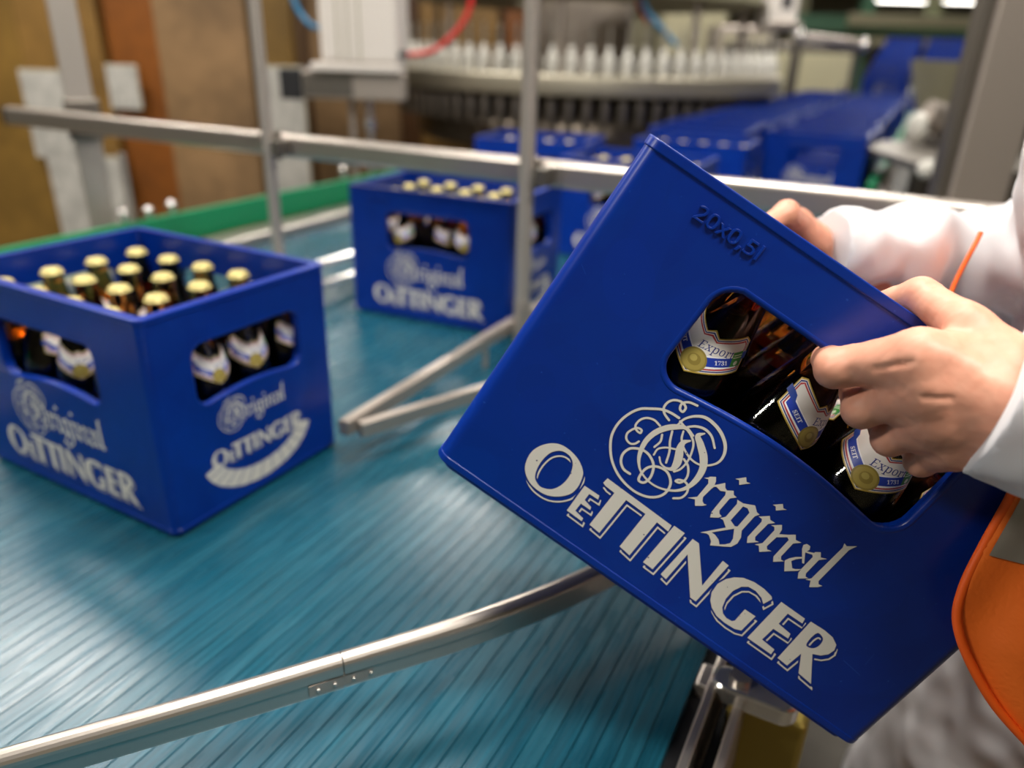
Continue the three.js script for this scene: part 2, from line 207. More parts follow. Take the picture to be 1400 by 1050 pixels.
// ---------------------------------------------------------------- beer crate, 400 x 300 x 285 mm, origin at the middle of its base
const scuffT = (() => {
  const n = 1024, cv = document.createElement('canvas'); cv.width = cv.height = n; const c = cv.getContext('2d'); c.fillStyle = '#002b86'; c.fillRect(0, 0, n, n);
  for (let i = 0; i < 260; i++) { c.globalAlpha = 0.06 + 0.1 * rnd(); c.fillStyle = rnd() < 0.5 ? '#00369a' : '#002274'; c.beginPath(); c.ellipse(rnd() * n, rnd() * n, 20 + 90 * rnd(), 14 + 50 * rnd(), rnd() * 3, 0, 7); c.fill(); }
  for (let i = 0; i < 240; i++) { c.globalAlpha = 0.15 + 0.5 * rnd(); c.fillStyle = '#6f8fd8'; c.beginPath(); c.ellipse(rnd() * n, rnd() * n, 0.6 + 2.2 * rnd() * rnd(), 0.5 + 1.2 * rnd() * rnd(), rnd() * 3, 0, 7); c.fill(); }
  c.strokeStyle = '#86a4e4'; for (let i = 0; i < 22; i++) { c.globalAlpha = 0.15 + 0.4 * rnd(); c.lineWidth = 0.7 + 0.8 * rnd(); const x = rnd() * n, y = rnd() * n, a = rnd() * 6.3, l = 10 + 45 * rnd() * rnd(); c.beginPath(); c.moveTo(x, y); c.lineTo(x + l * Math.cos(a), y + l * Math.sin(a)); c.stroke(); }
  c.globalAlpha = 1; return cv;
})();
const crateMap = canvasTex(scuffT); crateMap.wrapS = crateMap.wrapT = THREE.RepeatWrapping; crateMap.repeat.set(2.2, 2.2);
M.crate = new THREE.MeshPhysicalMaterial({ color: 0xffffff, roughness: 0.3, map: crateMap, bumpMap: fineT, bumpScale: 0.00006, specularIntensity: 0.8 });
M.ink = new THREE.MeshStandardMaterial({ map: longPrint, transparent: true, roughness: 0.5 });
M.inkShort = new THREE.MeshStandardMaterial({ map: shortPrint, transparent: true, roughness: 0.5 });
const LX = 0.4, LZ = 0.3, HH = 0.285;
function rrect(w, d, r) { const s = new THREE.Shape(), x = -w / 2, y = -d / 2; s.moveTo(x + r, y); s.lineTo(x + w - r, y); s.absarc(x + w - r, y + r, r, -Math.PI / 2, 0); s.lineTo(x + w, y + d - r); s.absarc(x + w - r, y + d - r, r, 0, Math.PI / 2); s.lineTo(x + r, y + d); s.absarc(x + r, y + d - r, r, Math.PI / 2, Math.PI); s.lineTo(x, y + r); s.absarc(x + r, y + r, r, Math.PI, 1.5 * Math.PI); return s; }
function slab(w, d, r, y0, y1, bev = 0) { const g = new THREE.ExtrudeGeometry(rrect(w - 2 * bev, d - 2 * bev, Math.max(0.001, r - bev)), { depth: y1 - y0 - 2 * bev, bevelEnabled: bev > 0, bevelSize: bev, bevelThickness: bev, bevelSegments: 3, curveSegments: 8 }); g.rotateX(-Math.PI / 2); g.translate(0, y0 + bev, 0); return g; }
function ringSlab(w, d, r, t, y0, y1, bev) { const s = rrect(w - 2 * bev, d - 2 * bev, r); s.holes.push(rrect(w - 2 * t, d - 2 * t, Math.max(0.002, r - t))); const g = new THREE.ExtrudeGeometry(s, { depth: y1 - y0 - 2 * bev, bevelEnabled: true, bevelSize: bev, bevelThickness: bev, bevelSegments: 3, curveSegments: 8 }); g.rotateX(-Math.PI / 2); g.translate(0, y0 + bev, 0); return g; }
function gripPts(x0, x1, dip) {           // outline of a grip hole: rounded top corners, gently arched sill
  const y0 = 0.152, y1 = 0.237, r = 0.02, P = [];
  const arc = (cx, cy, a0, a1) => { for (let k = 0; k <= 7; k++) { const a = a0 + (a1 - a0) * k / 7; P.push([cx + r * Math.cos(a), cy + r * Math.sin(a)]); } };
  arc(x1 - r, y1 - r, 0, Math.PI / 2); arc(x0 + r, y1 - r, Math.PI / 2, Math.PI); arc(x0 + r, y0 + r, Math.PI, 1.5 * Math.PI);
  for (let k = 1; k < 14; k++) { const t = k / 14; P.push([x0 + r + (x1 - x0 - 2 * r) * t, y0 + dip * Math.sin(Math.PI * t)]); }
  arc(x1 - r, y0 + r, 1.5 * Math.PI, 2 * Math.PI); return P;
}
const font = await new FontLoader().loadAsync('fonts/droid/droid_sans_regular.typeface.json');
const crateGeo = (() => {
  const ev = new Evaluator(); ev.attributes = ['position', 'normal'];
  const B = (g) => { const h = g.index ? g.toNonIndexed() : g; h.deleteAttribute('uv'); const b = new Brush(h); b.updateMatrixWorld(); return b; };
  let body = B(slab(LX, LZ, 0.011, 0, HH, 0.0035));
  body = ev.evaluate(body, B(slab(LX - 0.024, LZ - 0.024, 0.006, 0.012, HH + 0.05)), SUBTRACTION);
  const cut = (pts, rot, len) => { const g = new THREE.ExtrudeGeometry(new THREE.Shape(pts.map((p) => new THREE.Vector2(p[0], p[1]))), { depth: len, bevelEnabled: false }); g.translate(0, 0, -len / 2); if (rot) g.rotateY(Math.PI / 2); return B(g); };
  body = ev.evaluate(body, cut(gripPts(-0.103, 0.103, 0.008), false, 0.6), SUBTRACTION);
  body = ev.evaluate(body, cut(gripPts(-0.09, 0.09, 0.006), true, 0.8), SUBTRACTION);
  const foot = slab(LX - 0.016, LZ - 0.016, 0.008, -0.006, 0.004);
  const lip = ringSlab(LX + 0.0024, LZ + 0.0024, 0.012, 0.006, HH - 0.0075, HH, 0.0012), sill = ringSlab(LX + 0.0016, LZ + 0.0016, 0.012, 0.005, 0.0, 0.0062, 0.001);
  return { body: boxUV(merge([body.geometry, foot, lip, sill])) };
})();
const gripRim = (pts, z) => { const c = new THREE.CatmullRomCurve3(pts.map((p) => V(p[0], p[1], z)), true, 'catmullrom', 0.2); return new THREE.TubeGeometry(c, 140, 0.0032, 8, true); };
crateGeo.rims = merge([gripRim(gripPts(-0.1045, 0.1045, 0.008), LZ / 2 - 0.0026), gripRim(gripPts(-0.1045, 0.1045, 0.008), -LZ / 2 + 0.0026), ...[1, -1].map((s) => { const g = gripRim(gripPts(-0.0915, 0.0915, 0.006), LX / 2 - 0.0026); g.rotateY(s * Math.PI / 2); return g; })]);
crateGeo.grid = (() => { const L = []; for (let i = 1; i < 5; i++) { const x = -0.188 + 0.376 * i / 5; L.push(box(x - 0.0015, x + 0.0015, 0.012, 0.115, -0.138, 0.138, 0.001)); } for (let i = 1; i < 4; i++) { const z = -0.138 + 0.276 * i / 4; L.push(box(-0.188, 0.188, 0.012, 0.115, z - 0.0015, z + 0.0015, 0.001)); } return merge(L); })();
crateGeo.volume = (() => { const g = new TextGeometry('20x0,5l', { font, size: 0.0098, depth: 0.0016, curveSegments: 4, bevelEnabled: true, bevelSize: 0.0003, bevelThickness: 0.0004, bevelSegments: 2 }); g.computeBoundingBox(); const w = g.boundingBox.max.x; g.scale(0.0515 / w, 1, 1); return g; })();
function decal(w, h) { const g = new THREE.PlaneGeometry(w, h); return g; }
function makeCrate(label, group, marks = true) {
  const o = thing('beer_crate', label, 'crate', group);
  part('crate_body', crateGeo.body, M.crate, o);
  part('grip_rim', crateGeo.rims, M.crate, o);
  part('bottle_divider', crateGeo.grid, M.crate, o);
  const lg = decal(0.3, 0.14);
  for (const s of [1, -1]) {
    const l = part('printed_lettering', lg, M.ink, o); l.position.set(0, 0.085, s * (LZ / 2 + 0.0004)); if (s < 0) l.rotation.y = Math.PI; l.userData.label = 'off-white printed lettering';
    const q = part('printed_emblem', decal(0.21, 0.15), M.inkShort, o); q.position.set(s * (LX / 2 + 0.0004), 0.078, 0); q.rotation.y = s * Math.PI / 2; q.userData.label = 'off-white printed emblem';
    if (marks) { const t = part('embossed_volume_mark', crateGeo.volume, M.crate, o); t.position.set(s * -0.1465, 0.2568, s * (LZ / 2 - 0.0002)); if (s < 0) t.rotation.y = Math.PI; }
  }
  return o;
}
// ---------------------------------------------------------------- beer bottle, origin at the base
const prof = [[0, 0.003], [0.02, 0.0015], [0.029, 0], [0.0325, 0.004], [0.0335, 0.012], [0.0335, 0.13], [0.0332, 0.142], [0.032, 0.154], [0.0298, 0.166], [0.0268, 0.178], [0.0232, 0.19], [0.0196, 0.202], [0.0168, 0.213], [0.0149, 0.223], [0.0138, 0.232], [0.0142, 0.2325], [0.0142, 0.2385], [0.013, 0.24], [0.013, 0.245], [0, 0.245]];
const profR = (y) => { for (let i = 3; i < prof.length - 1; i++) if (y <= prof[i + 1][1]) { const t = (y - prof[i][1]) / (prof[i + 1][1] - prof[i][1] || 1); return prof[i][0] + t * (prof[i + 1][0] - prof[i][0]); } return 0.013; };
const glassGeo = new THREE.LatheGeometry(prof.map((p) => new THREE.Vector2(p[0], p[1])), 32);
M.glass = new THREE.MeshPhysicalMaterial({ color: 0xffffff, roughness: 0.05, transmission: 1, thickness: 0.06, ior: 1.45, attenuationColor: lin(0.42, 0.12, 0.012), attenuationDistance: 0.04 });
M.cap = metal(lin(0.52, 0.44, 0.17), 0.45, { metalness: 0.35 });
const capGeo = (() => { const p = [[0, 0.0062], [0.0105, 0.006], [0.0128, 0.0048], [0.0138, 0.002], [0.0158, -0.0008], [0.0162, -0.0012], [0.0145, -0.001]]; const g = new THREE.LatheGeometry(p.map((q) => new THREE.Vector2(...q)), 42); const a = g.attributes.position; for (let i = 0; i < a.count; i++) { const r = Math.hypot(a.getX(i), a.getZ(i)); if (r > 0.013 && a.getY(i) < 0.003) { const k = 1 + 0.03 * Math.sin(21 * Math.atan2(a.getZ(i), a.getX(i))); a.setX(i, a.getX(i) * k); a.setZ(i, a.getZ(i) * k); } } g.computeVertexNormals(); g.translate(0, 0.2445, 0); return g; })();
const labelTex = (() => {       // collar label: winged shield with a notch, gilt edge, seal, blue ribbon and green quality mark
  const S = 12, W = 84, H = 56, cv = document.createElement('canvas'); cv.width = W * S; cv.height = H * S; const c = cv.getContext('2d'); c.scale(S, S); c.translate(W / 2, H - 3); c.scale(1, -1);
  const shield = (d) => { c.beginPath(); c.moveTo(0, 0 + d * 1.1); c.lineTo(35 - d, 21 + d * 0.7); c.lineTo(35 - d, 47 - d * 1.2); c.lineTo(29, 49 - d * 1.2); c.lineTo(6, 36 - d); c.lineTo(0, 40 - d * 1.4); c.lineTo(-6, 36 - d); c.lineTo(-29, 49 - d * 1.2); c.lineTo(-35 + d, 47 - d * 1.2); c.lineTo(-35 + d, 21 + d * 0.7); c.closePath(); };
  for (const [d, col] of [[0, '#b89b3a'], [1.0, '#f0ead8'], [1.6, '#1c2b7d'], [2.5, '#e9e4dc'], [3.1, '#b5323c'], [4.2, '#ece8e2']]) { shield(d); c.fillStyle = col; c.fill(); }
  for (const s of [-1, 1]) {
    c.beginPath(); c.moveTo(s * 3, 7.5); c.lineTo(s * 30.5, 23.5); c.lineTo(s * 30.5, 34); c.lineTo(s * 3, 18); c.closePath(); c.fillStyle = '#ffffff'; c.fill();
    c.beginPath(); c.moveTo(s * 3, 8.8); c.lineTo(s * 30, 24.6); c.lineTo(s * 30, 32.4); c.lineTo(s * 3, 17); c.closePath(); c.fillStyle = '#1f3fae'; c.fill();
    c.beginPath(); c.moveTo(s * 24, 27); c.lineTo(s * 37, 33); c.lineTo(s * 37, 39); c.lineTo(s * 30, 36); c.lineTo(s * 27, 34); c.closePath(); c.fillStyle = '#24459f'; c.fill();
  }
  const text = (s, x, y, px, font, col, rot = 0) => { c.save(); c.translate(x, y); c.scale(1, -1); c.rotate(-rot); c.font = `${font.replace('$', px)}`; c.fillStyle = col; c.textAlign = 'center'; c.textBaseline = 'middle'; c.fillText(s, 0, 0); c.restore(); };
  text('Export', 9, 27.5, 9, 'italic $px serif', '#22307e', 0.22);
  text('1731', 17.5, 21, 4.6, 'bold $px serif', '#ffffff', 0.52); text('SEIT', -17.5, 21, 4.6, 'bold $px serif', '#ffffff', -0.52);
  c.beginPath(); c.arc(0, 12, 9.4, 0, 7); c.fillStyle = '#8f7f3a'; c.fill(); c.beginPath(); c.arc(0, 12, 8, 0, 7); c.fillStyle = '#a8964a'; c.fill(); c.beginPath(); c.arc(0.4, 12.2, 4.6, 0, 7); c.fillStyle = '#8d7c38'; c.fill(); c.beginPath(); c.arc(-0.6, 13, 2.6, 0, 7); c.fillStyle = '#b0a055'; c.fill();
  c.beginPath(); c.moveTo(25, 21.5); c.lineTo(33, 26); c.lineTo(31.5, 38); c.lineTo(23, 33); c.closePath(); c.fillStyle = '#3c8f3c'; c.fill();
  c.strokeStyle = '#d8e8c8'; c.lineWidth = 0.8; c.beginPath(); c.moveTo(24.5, 31); c.lineTo(31.5, 35); c.moveTo(24.5, 29); c.lineTo(31.8, 33); c.stroke(); c.beginPath(); c.ellipse(28.6, 26.4, 1.5, 2.2, -0.5, 0, 7); c.fillStyle = '#dfead2'; c.fill();
  return canvasTex(cv);
})();
M.label = new THREE.MeshStandardMaterial({ map: labelTex, alphaTest: 0.5, roughness: 0.42, side: THREE.DoubleSide });
const labelGeo = (() => {       // wrapped round the shoulder of the bottle, facing +z
  const nu = 28, nv = 10, P = [], U = [], I = [], y0 = 0.1495, y1 = 0.1985;
  for (let j = 0; j <= nv; j++) for (let i = 0; i <= nu; i++) { const y = y0 + (y1 - y0) * j / nv, r = profR(y) + 0.0004, a = ((i / nu - 0.5) * 0.084) / 0.0285; P.push(r * Math.sin(a), y, r * Math.cos(a)); U.push(i / nu, 0.02 + 0.96 * j / nv); }
  for (let j = 0; j < nv; j++) for (let i = 0; i < nu; i++) { const a = j * (nu + 1) + i, b = a + nu + 1; I.push(a, a + 1, b, a + 1, b + 1, b); }
  const g = new THREE.BufferGeometry(); g.setAttribute('position', new THREE.Float32BufferAttribute(P, 3)); g.setAttribute('uv', new THREE.Float32BufferAttribute(U, 2)); g.setIndex(I); g.computeVertexNormals(); return g;
})();
const bottle0 = new THREE.Group(); bottle0.name = 'beer_bottle';
part('bottle_glass', glassGeo, M.glass, bottle0); part('crown_cap', capGeo, M.cap, bottle0).userData.label = 'gold crown cap'; part('collar_label', labelGeo, M.label, bottle0).userData.label = 'winged paper collar label with blue ribbon and gold seal';
const CELL = (i, j) => V(-0.188 + 0.376 * (i + 0.5) / 5, 0.0135, 0.138 - 0.276 * (j + 0.5) / 4);
function fill(crate, label, group, cells, turns = {}, own = {}) {
  crate.updateMatrixWorld(true);
  for (let j = 0; j < 4; j++) for (let i = 0; i < 5; i++) {
    if (cells && !cells(i, j)) continue;
    const b = bottle0.clone(); b.name = numbered('beer_bottle'); scene.add(b); const mine = own[`${i},${j}`]; tag(b, mine || label, 'bottle', mine ? undefined : group);
    b.position.copy(CELL(i, j).applyMatrix4(crate.matrixWorld)); b.quaternion.copy(crate.quaternion); const t = turns[`${i},${j}`] ?? rr(-3.1, 3.1); b.rotateY(t);
  }
}
// ---------------------------------------------------------------- the crates
function placeCrate(o, corner, yaw) {          // corner = front right corner of the base, on the belt
  const x = V(Math.cos(yaw), 0, -Math.sin(yaw)), z = V(Math.sin(yaw), 0, Math.cos(yaw)); o.rotation.y = yaw; o.position.copy(corner).addScaledVector(x, -LX / 2).addScaledVector(z, -LZ / 2); o.position.y = 0.006;
}
const HT = V(-0.0588, 0.2842, -0.5165), HR = new THREE.Matrix4().set(0.83897, 0.50764, -0.19603, 0, -0.49206, 0.86153, 0.1251, 0, 0.23239, -0.0085, 0.97259, 0, 0, 0, 0, 1);
const held = makeCrate('large tilted blue crate gripped in both hands of the person', undefined);
held.quaternion.setFromRotationMatrix(HR); held.position.copy(V(LX / 2, 0, -LZ / 2).applyMatrix4(HR).add(HT));
const L2W = (a, h, b) => V(a / 1000, h / 1000, b / 1000).applyMatrix4(HR).add(HT);       // millimetres on the held crate to the world
fill(held, 'brown beer bottle standing in the tilted crate held by hands', 'bottles in the held crate', null, { '1,0': -0.3, '2,0': 0.62, '3,0': -0.3 }, { '1,0': 'brown bottle with winged label at the rounded end of the grip hole', '2,0': 'brown bottle in the grip hole just under the index finger', '3,0': 'brown bottle in the grip hole below the little finger' });
const crateA = makeCrate('full blue crate on the belt beside the near end of the forked guide rail', undefined); placeCrate(crateA, V(-0.4147, 0, -0.7803), -0.4975);
fill(crateA, 'brown bottle with gold cap in the crate beside the forked rail end', 'bottles in the crate beside the forked guide rail', null, { '4,0': 1.2, '4,1': 1.5, '4,2': 1.3, '4,3': 1.8 });
const crateB = makeCrate('full blue crate on the belt just behind the steel post with a sleeve', undefined); placeCrate(crateB, V(-0.0109, 0, -1.5417), -0.4018);
fill(crateB, 'brown bottle with gold cap in the crate behind the sleeved steel post', 'bottles in the crate behind the sleeved post', null, { '1,0': -0.2, '2,0': 1.6, '3,0': 0.3 });
// crates queueing behind: w across the belt, u along it (near face)
function queue(label, group, u, w, y, yaw, full, fl, fg) { const o = makeCrate(label, group, false); const c = uw(u, w, 0); placeCrate(o, c, yaw); o.position.y = y + 0.006; if (full) fill(o, fl, fg, null); return o; }
queue('blue crate on the belt tucked behind the crate at the sleeved post', undefined, 2.1, -0.53, 0, -0.44, 1, 'brown bottle in the crate tucked behind the sleeved post', 'bottles in the second crate row');
queue('full blue crate on the belt under the dark drum of the filler', undefined, 2.42, -0.98, 0, -0.3, 1, 'brown bottle in the crate under the dark filler drum', 'bottles in the crate under the drum');
queue('blue crate on the belt between the filler drum and the crate queues', undefined, 2.72, -0.52, 0, -0.42, 1, 'brown bottle in the crate between filler drum and queues', 'bottles in the crate before the queues');
for (let k = 0; k < 14; k++) queue(k ? 'blue crate in the long queue on the lane with the green edge' : 'foremost blue crate of the queue on the lane with the green edge', k ? 'crates queueing on the green edged lane' : undefined, 3.42 + k * 0.307, -0.19 + 0.012 * Math.sin(k * 2.1), 0, YAW + 0.012 * Math.cos(k * 3), 0);
for (let k = 0; k < 15; k++) queue('blue crate in the queue on the lane beside the filler', 'crates queueing beside the filler', 3.2 + k * 0.307, -0.64 + 0.012 * Math.cos(k * 2.6), 0, YAW + 0.012 * Math.sin(k * 3), k > 2 && k < 6 ? 1 : 0, 'brown bottle in a queued crate beside the filler', 'bottles in queued crates beside the filler');
for (let k = 0; k < 9; k++) for (const w of [0.2, -0.26]) queue('blue crate on the raised far conveyor', 'crates on the raised far conveyor', 8.7 + k * 0.31, w, 0.12 + k * 0.05, YAW, 0);
// ---------------------------------------------------------------- conveyor table
const beltT = dataTex(512, 512, (x, y) => { const s = 0.5 + 0.5 * tn(x, y, 3, 20), f = noise3(x * 110, y * 5, 4) * 0.5 + 0.5, g = noise3(x * 40, y * 3 + 7, 6) * 0.5 + 0.5; const v = 0.74 + 0.13 * f + 0.09 * g + 0.05 * s; const q = g * f > 0.5 ? 0.07 : 0; return [v + q, v + q * 0.6, v + q * 0.5]; }, true);
const beltR = dataTex(512, 512, (x, y) => { const f = noise3(x * 90, y * 6, 14) * 0.5 + 0.5, s = 0.5 + 0.5 * tn(x, y, 5, 21); const v = 0.5 + 0.3 * f + 0.2 * s; return [v, v, v]; });
for (const t of [beltT, beltR]) t.repeat.set(2.2, 2.2);
const beltMats = [lin(0.008, 0.085, 0.13), lin(0.006, 0.078, 0.122), lin(0.012, 0.092, 0.136)].map((c) => new THREE.MeshPhysicalMaterial({ color: c, roughness: 0.38, map: beltT, roughnessMap: beltR, specularIntensity: 1 }));
{
  const U0 = -1.3, U1 = 3.15, W0 = -1.74, W1 = -0.082, pitch = 0.0192, n = Math.round((W1 - W0) / pitch);
  const o = thing('belt_conveyor', 'wide belt conveyor with glossy teal strips between stainless side frames', 'conveyor'); o.rotation.y = YAW;
  // in this frame x runs across (w), -z along travel (u)
  const geo = (() => { const a = 0.00945, s = new THREE.Shape([[-a, -0.012], [a, -0.012], [a, -0.0008], [a - 0.0008, 0], [-a + 0.0008, 0], [-a, -0.0008]].map((p) => new THREE.Vector2(...p))); const g = new THREE.ExtrudeGeometry(s, { depth: U1 - U0, bevelEnabled: false }); g.translate(0, 0, -U1); return g; })();
  const vars = [0, 1, 2, 3, 4, 5].map((k) => { const g = geo.clone(), p = g.attributes.position, u = g.attributes.uv; for (let i = 0; i < p.count; i++) u.setXY(i, p.getX(i) + k * 0.0731, p.getZ(i) + k * 0.37); return g; });
  for (let i = 0; i < n; i++) { const m = part('belt_strip', vars[Math.floor(rnd() * 6)], beltMats[Math.floor(rnd() * 3)], o); m.position.x = W0 + (i + 0.5) * pitch; }
  part('belt_bed', box(W0 - 0.01, W1 + 0.005, -0.05, -0.0125, -U1, -U0), M.black, o);
  const fr = o;
  part('side_profile', box(W1 + 0.006, W1 + 0.016, -0.1, 0.006, -U1 - 1, -U0, 0.003), M.steel, fr);
  part('side_profile', box(W1 + 0.034, W1 + 0.044, -0.12, -0.004, -U1 - 1, -U0, 0.003), M.steelDull, fr);
  part('cable_channel', box(W1 + 0.02, W1 + 0.032, -0.11, -0.05, -U1 - 1, -U0, 0.003), M.black, fr);
  part('side_profile', box(W0 - 0.10, W0 - 0.015, -0.09, 0.03, -U1, -U0, 0.008), M.steel, fr);
  part('gap_shade_strip', box(W0 - 0.014, W0 - 0.006, -0.06, -0.004, -U1, -U0, 0.001), M.black, fr);  // black strip standing in for the shadow gap between belt and frame
  for (const u of [-1.1, 0.9, 2.9]) for (const w of [W0 - 0.06, W1 + 0.025]) part('leg', box(w - 0.03, w + 0.03, FLOOR, -0.1, -u - 0.03, -u + 0.03, 0.004), M.steelDull, fr);
  for (const u of [-1.1, 0.9, 2.9]) part('cross_member', box(W0 - 0.05, W1 + 0.03, -0.14, -0.06, -u - 0.025, -u + 0.025, 0.004), M.steelDull, fr);
  // rod bracket at the near belt edge
  const br = thing('sensor_bracket', 'chrome rounded bracket with brass rod on the near belt frame edge', 'bracket'); br.rotation.y = YAW; br.position.copy(uw(0.598, -0.052, 0.024));
  part('bracket_plate', (() => { const g = slab(0.085, 0.034, 0.0165, -0.034, -0.012, 0.004); g.translate(0.02, 0, -0.012); return g; })(), M.chrome, br);
  part('bracket_arm', box(-0.036, -0.02, -0.08, -0.02, -0.03, 0.004, 0.004), M.steel, br);
  part('brass_rod', rod(V(0.005, -0.034, 0.005), V(0.0, -0.42, 0.01), 0.006), M.brass, br);
  part('lock_nut', (() => { const g = new THREE.CylinderGeometry(0.011, 0.011, 0.009, 6); g.translate(0.005, -0.009, -0.012); return g; })(), M.steel, br);
  part('brass_cover', box(0.0, 0.075, -0.36, -0.06, -0.075, -0.03, 0.008), metal(lin(0.4, 0.3, 0.07), 0.45), br);
}
// far lanes that carry the queues
{
  const lane = (label, u0, u1, w, wd, y0, y1, edge) => { const o = thing('lane_conveyor', label, 'conveyor'); const a = uw(u0, w, y0 - 0.03), b = uw(u1, w, y1 - 0.03); part('lane_belt', beam(a, b, wd, 0.05), beltMats[1], o); part('lane_frame', beam(a.clone().add(V(0, -0.07, 0)), b.clone().add(V(0, -0.07, 0)), wd + 0.08, 0.08), M.steelDull, o); for (const t of [0.1, 0.5, 0.9]) for (const s of [-1, 1]) { const p = a.clone().lerp(b, t).add(uw(0, s * wd * 0.45, 0)); part('leg', rod(V(p.x, FLOOR, p.z), V(p.x, p.y - 0.09, p.z), 0.025), M.steelDull, o); }
    if (edge) for (const [s, m] of edge) { const e0 = uw(u0, w + s * (wd / 2 + 0.03), y0 + 0.1), e1 = uw(u1, w + s * (wd / 2 + 0.03), y1 + 0.1); part('guide_strip', beam(e0, e1, 0.03, 0.09), m, o); for (const t of [0.02, 0.35, 0.68, 0.98]) { const p = e0.clone().lerp(e1, t); part('guide_bracket', beam(p.clone().add(V(0, -0.16, 0)), p, 0.02, 0.02), M.steelDull, o); } }
    return o; };
  lane('teal lane conveyor with a green guide edge under the long crate queue', 3.2, 7.9, -0.39, 0.44, 0, 0, [[1, M.green]]);
  lane('teal lane conveyor under the crate queue beside the filler', 3.2, 7.9, -0.85, 0.44, 0, 0, null);
  lane('raised far conveyor climbing behind the crate queues', 8.3, 11.6, -0.23, 0.95, 0.055, 0.59, [[1, M.green]]);
}
// ---------------------------------------------------------------- guide rails on the belt
// ruled profile swept with a vertical up-vector: profile points [side, height]
function railGeo(pts, profile, seg = 48) {
  const cur = new THREE.CatmullRomCurve3(pts), P = [], I = [], n = profile.length;
  for (let i = 0; i <= seg; i++) { const p = cur.getPoint(i / seg), t = cur.getTangent(i / seg), s = V(-t.z, 0, t.x).normalize(); for (const [a, h] of profile) P.push(p.x + s.x * a, p.y + h, p.z + s.z * a); }
  for (let i = 0; i < seg; i++) for (let k = 0; k < n; k++) { const a = i * n + k, b = i * n + (k + 1) % n, c = a + n, d = b + n; I.push(a, b, c, b, d, c); }
  for (const base of [0, seg * n]) for (let k = 1; k < n - 1; k++) I.push(base, base + k, base + k + 1);
  const g = new THREE.BufferGeometry(); g.setAttribute('position', new THREE.Float32BufferAttribute(P, 3)); g.setIndex(I); const h = g.toNonIndexed(); h.computeVertexNormals(); return h;
}
const halfRound = (() => { const P = []; for (let k = 0; k <= 10; k++) { const a = Math.PI * k / 10; P.push([0.0085 * Math.cos(a), 0.0035 + 0.0085 * Math.sin(a)]); } P.push([-0.0085, -0.003], [-0.0064, -0.0055], [-0.0066, -0.019], [-0.0056, -0.0205], [0.0056, -0.0205], [0.0066, -0.019], [0.0064, -0.0055], [0.0085, -0.003]); return P; })();
function smoothRail(pts, seg) { const g = railGeo(pts, halfRound, seg); const h = g.clone(); return h; }
{
  const o = thing('guide_rail', 'bare half-round steel guide rail sweeping low across the open belt', 'guide rail');
  const Y = 0.098, jx = V(-0.137, Y, -0.4835);
  const A = [V(-0.95, Y, -0.11), V(-0.52, Y, -0.303), V(-0.36, Y, -0.378), V(-0.24, Y, -0.4335), jx], B = [V(-0.1362, Y, -0.4839), V(-0.03, Y, -0.537), V(0.045, Y, -0.582), V(0.12, Y, -0.637), V(0.2, Y, -0.7), V(0.33, Y, -0.79)];
  part('rail_section', smoothRail(A, 60), M.steel, o); part('rail_section', smoothRail(B, 60), M.steel, o);
  const t = V(0.217, 0, -0.113).normalize(), s = V(0.113, 0, 0.217).normalize();
  part('joint_plate', beam(jx.clone().addScaledVector(t, -0.03).addScaledVector(s, 0.004).add(V(0, -0.0115, 0)), jx.clone().addScaledVector(t, 0.032).addScaledVector(s, 0.004).add(V(0, -0.0115, 0)), 0.006, 0.0115, 0.001), M.steelDull, o);
  for (const d of [-0.022, -0.008, 0.008, 0.023]) { const g = new THREE.SphereGeometry(0.0019, 10, 8); g.scale(1, 1, 1); const p = jx.clone().addScaledVector(t, d).addScaledVector(s, 0.0075).add(V(0, -0.0115, 0)); g.translate(p.x, p.y, p.z); part('rivet', g, M.chrome, o); }
  for (const p of [V(-0.9, Y, -0.1325), V(0.3, Y, -0.768)]) part('rail_support', rod(V(p.x, 0.0, p.z), V(p.x, Y - 0.012, p.z), 0.008), M.steelDull, o);
}
const boxProf = (w, h) => [[-w / 2 + 0.002, h / 2], [w / 2 - 0.002, h / 2], [w / 2, h / 2 - 0.002], [w / 2, -h / 2], [-w / 2, -h / 2], [-w / 2, h / 2 - 0.002]].reverse();
{
  const o = thing('guide_rail', 'forked flat steel guide rail running up to the sleeved post', 'guide rail');
  const W = -0.672, y = 0.055;
  part('rail_bar', railGeo([uw(0.772, W, y), uw(1.0, W, y), uw(1.4, W, y), uw(2.1, W + 0.06, y), uw(2.9, W + 0.08, y)], boxProf(0.018, 0.024)), M.steelDull, o);
  part('rail_bar', railGeo([uw(0.79, W + 0.016, y - 0.006), uw(0.92, W + 0.07, y - 0.006), uw(1.1, W + 0.15, y - 0.006), uw(1.35, W + 0.28, y - 0.006), uw(2.0, W + 0.4, y - 0.006), uw(3.1, W + 0.46, y - 0.006)], boxProf(0.014, 0.024)), M.steelDull, o);
  part('cross_link', beam(uw(1.34, W, y), uw(1.32, W + 0.25, y), 0.018, 0.018), M.steelDull, o);
  for (const u of [1.2, 2.6]) part('rail_support', rod(uw(u, W, 0), uw(u, W, y), 0.006), M.steelDull, o);
}
{
  const o = thing('guide_rail', 'pair of bright steel guide bars on the far side of the crates', 'guide rail');
  for (const [w, y] of [[-1.235, 0.082], [-1.225, 0.035]]) part('guide_bar', rod(uw(-0.9, w, y), uw(2.9, w, y), 0.0105), M.chrome, o);
  for (const u of [-0.6, 0.6, 1.34, 2.6]) part('rail_support', rod(uw(u, -1.245, 0), uw(u, -1.245, 0.1), 0.008), M.steelDull, o);
}
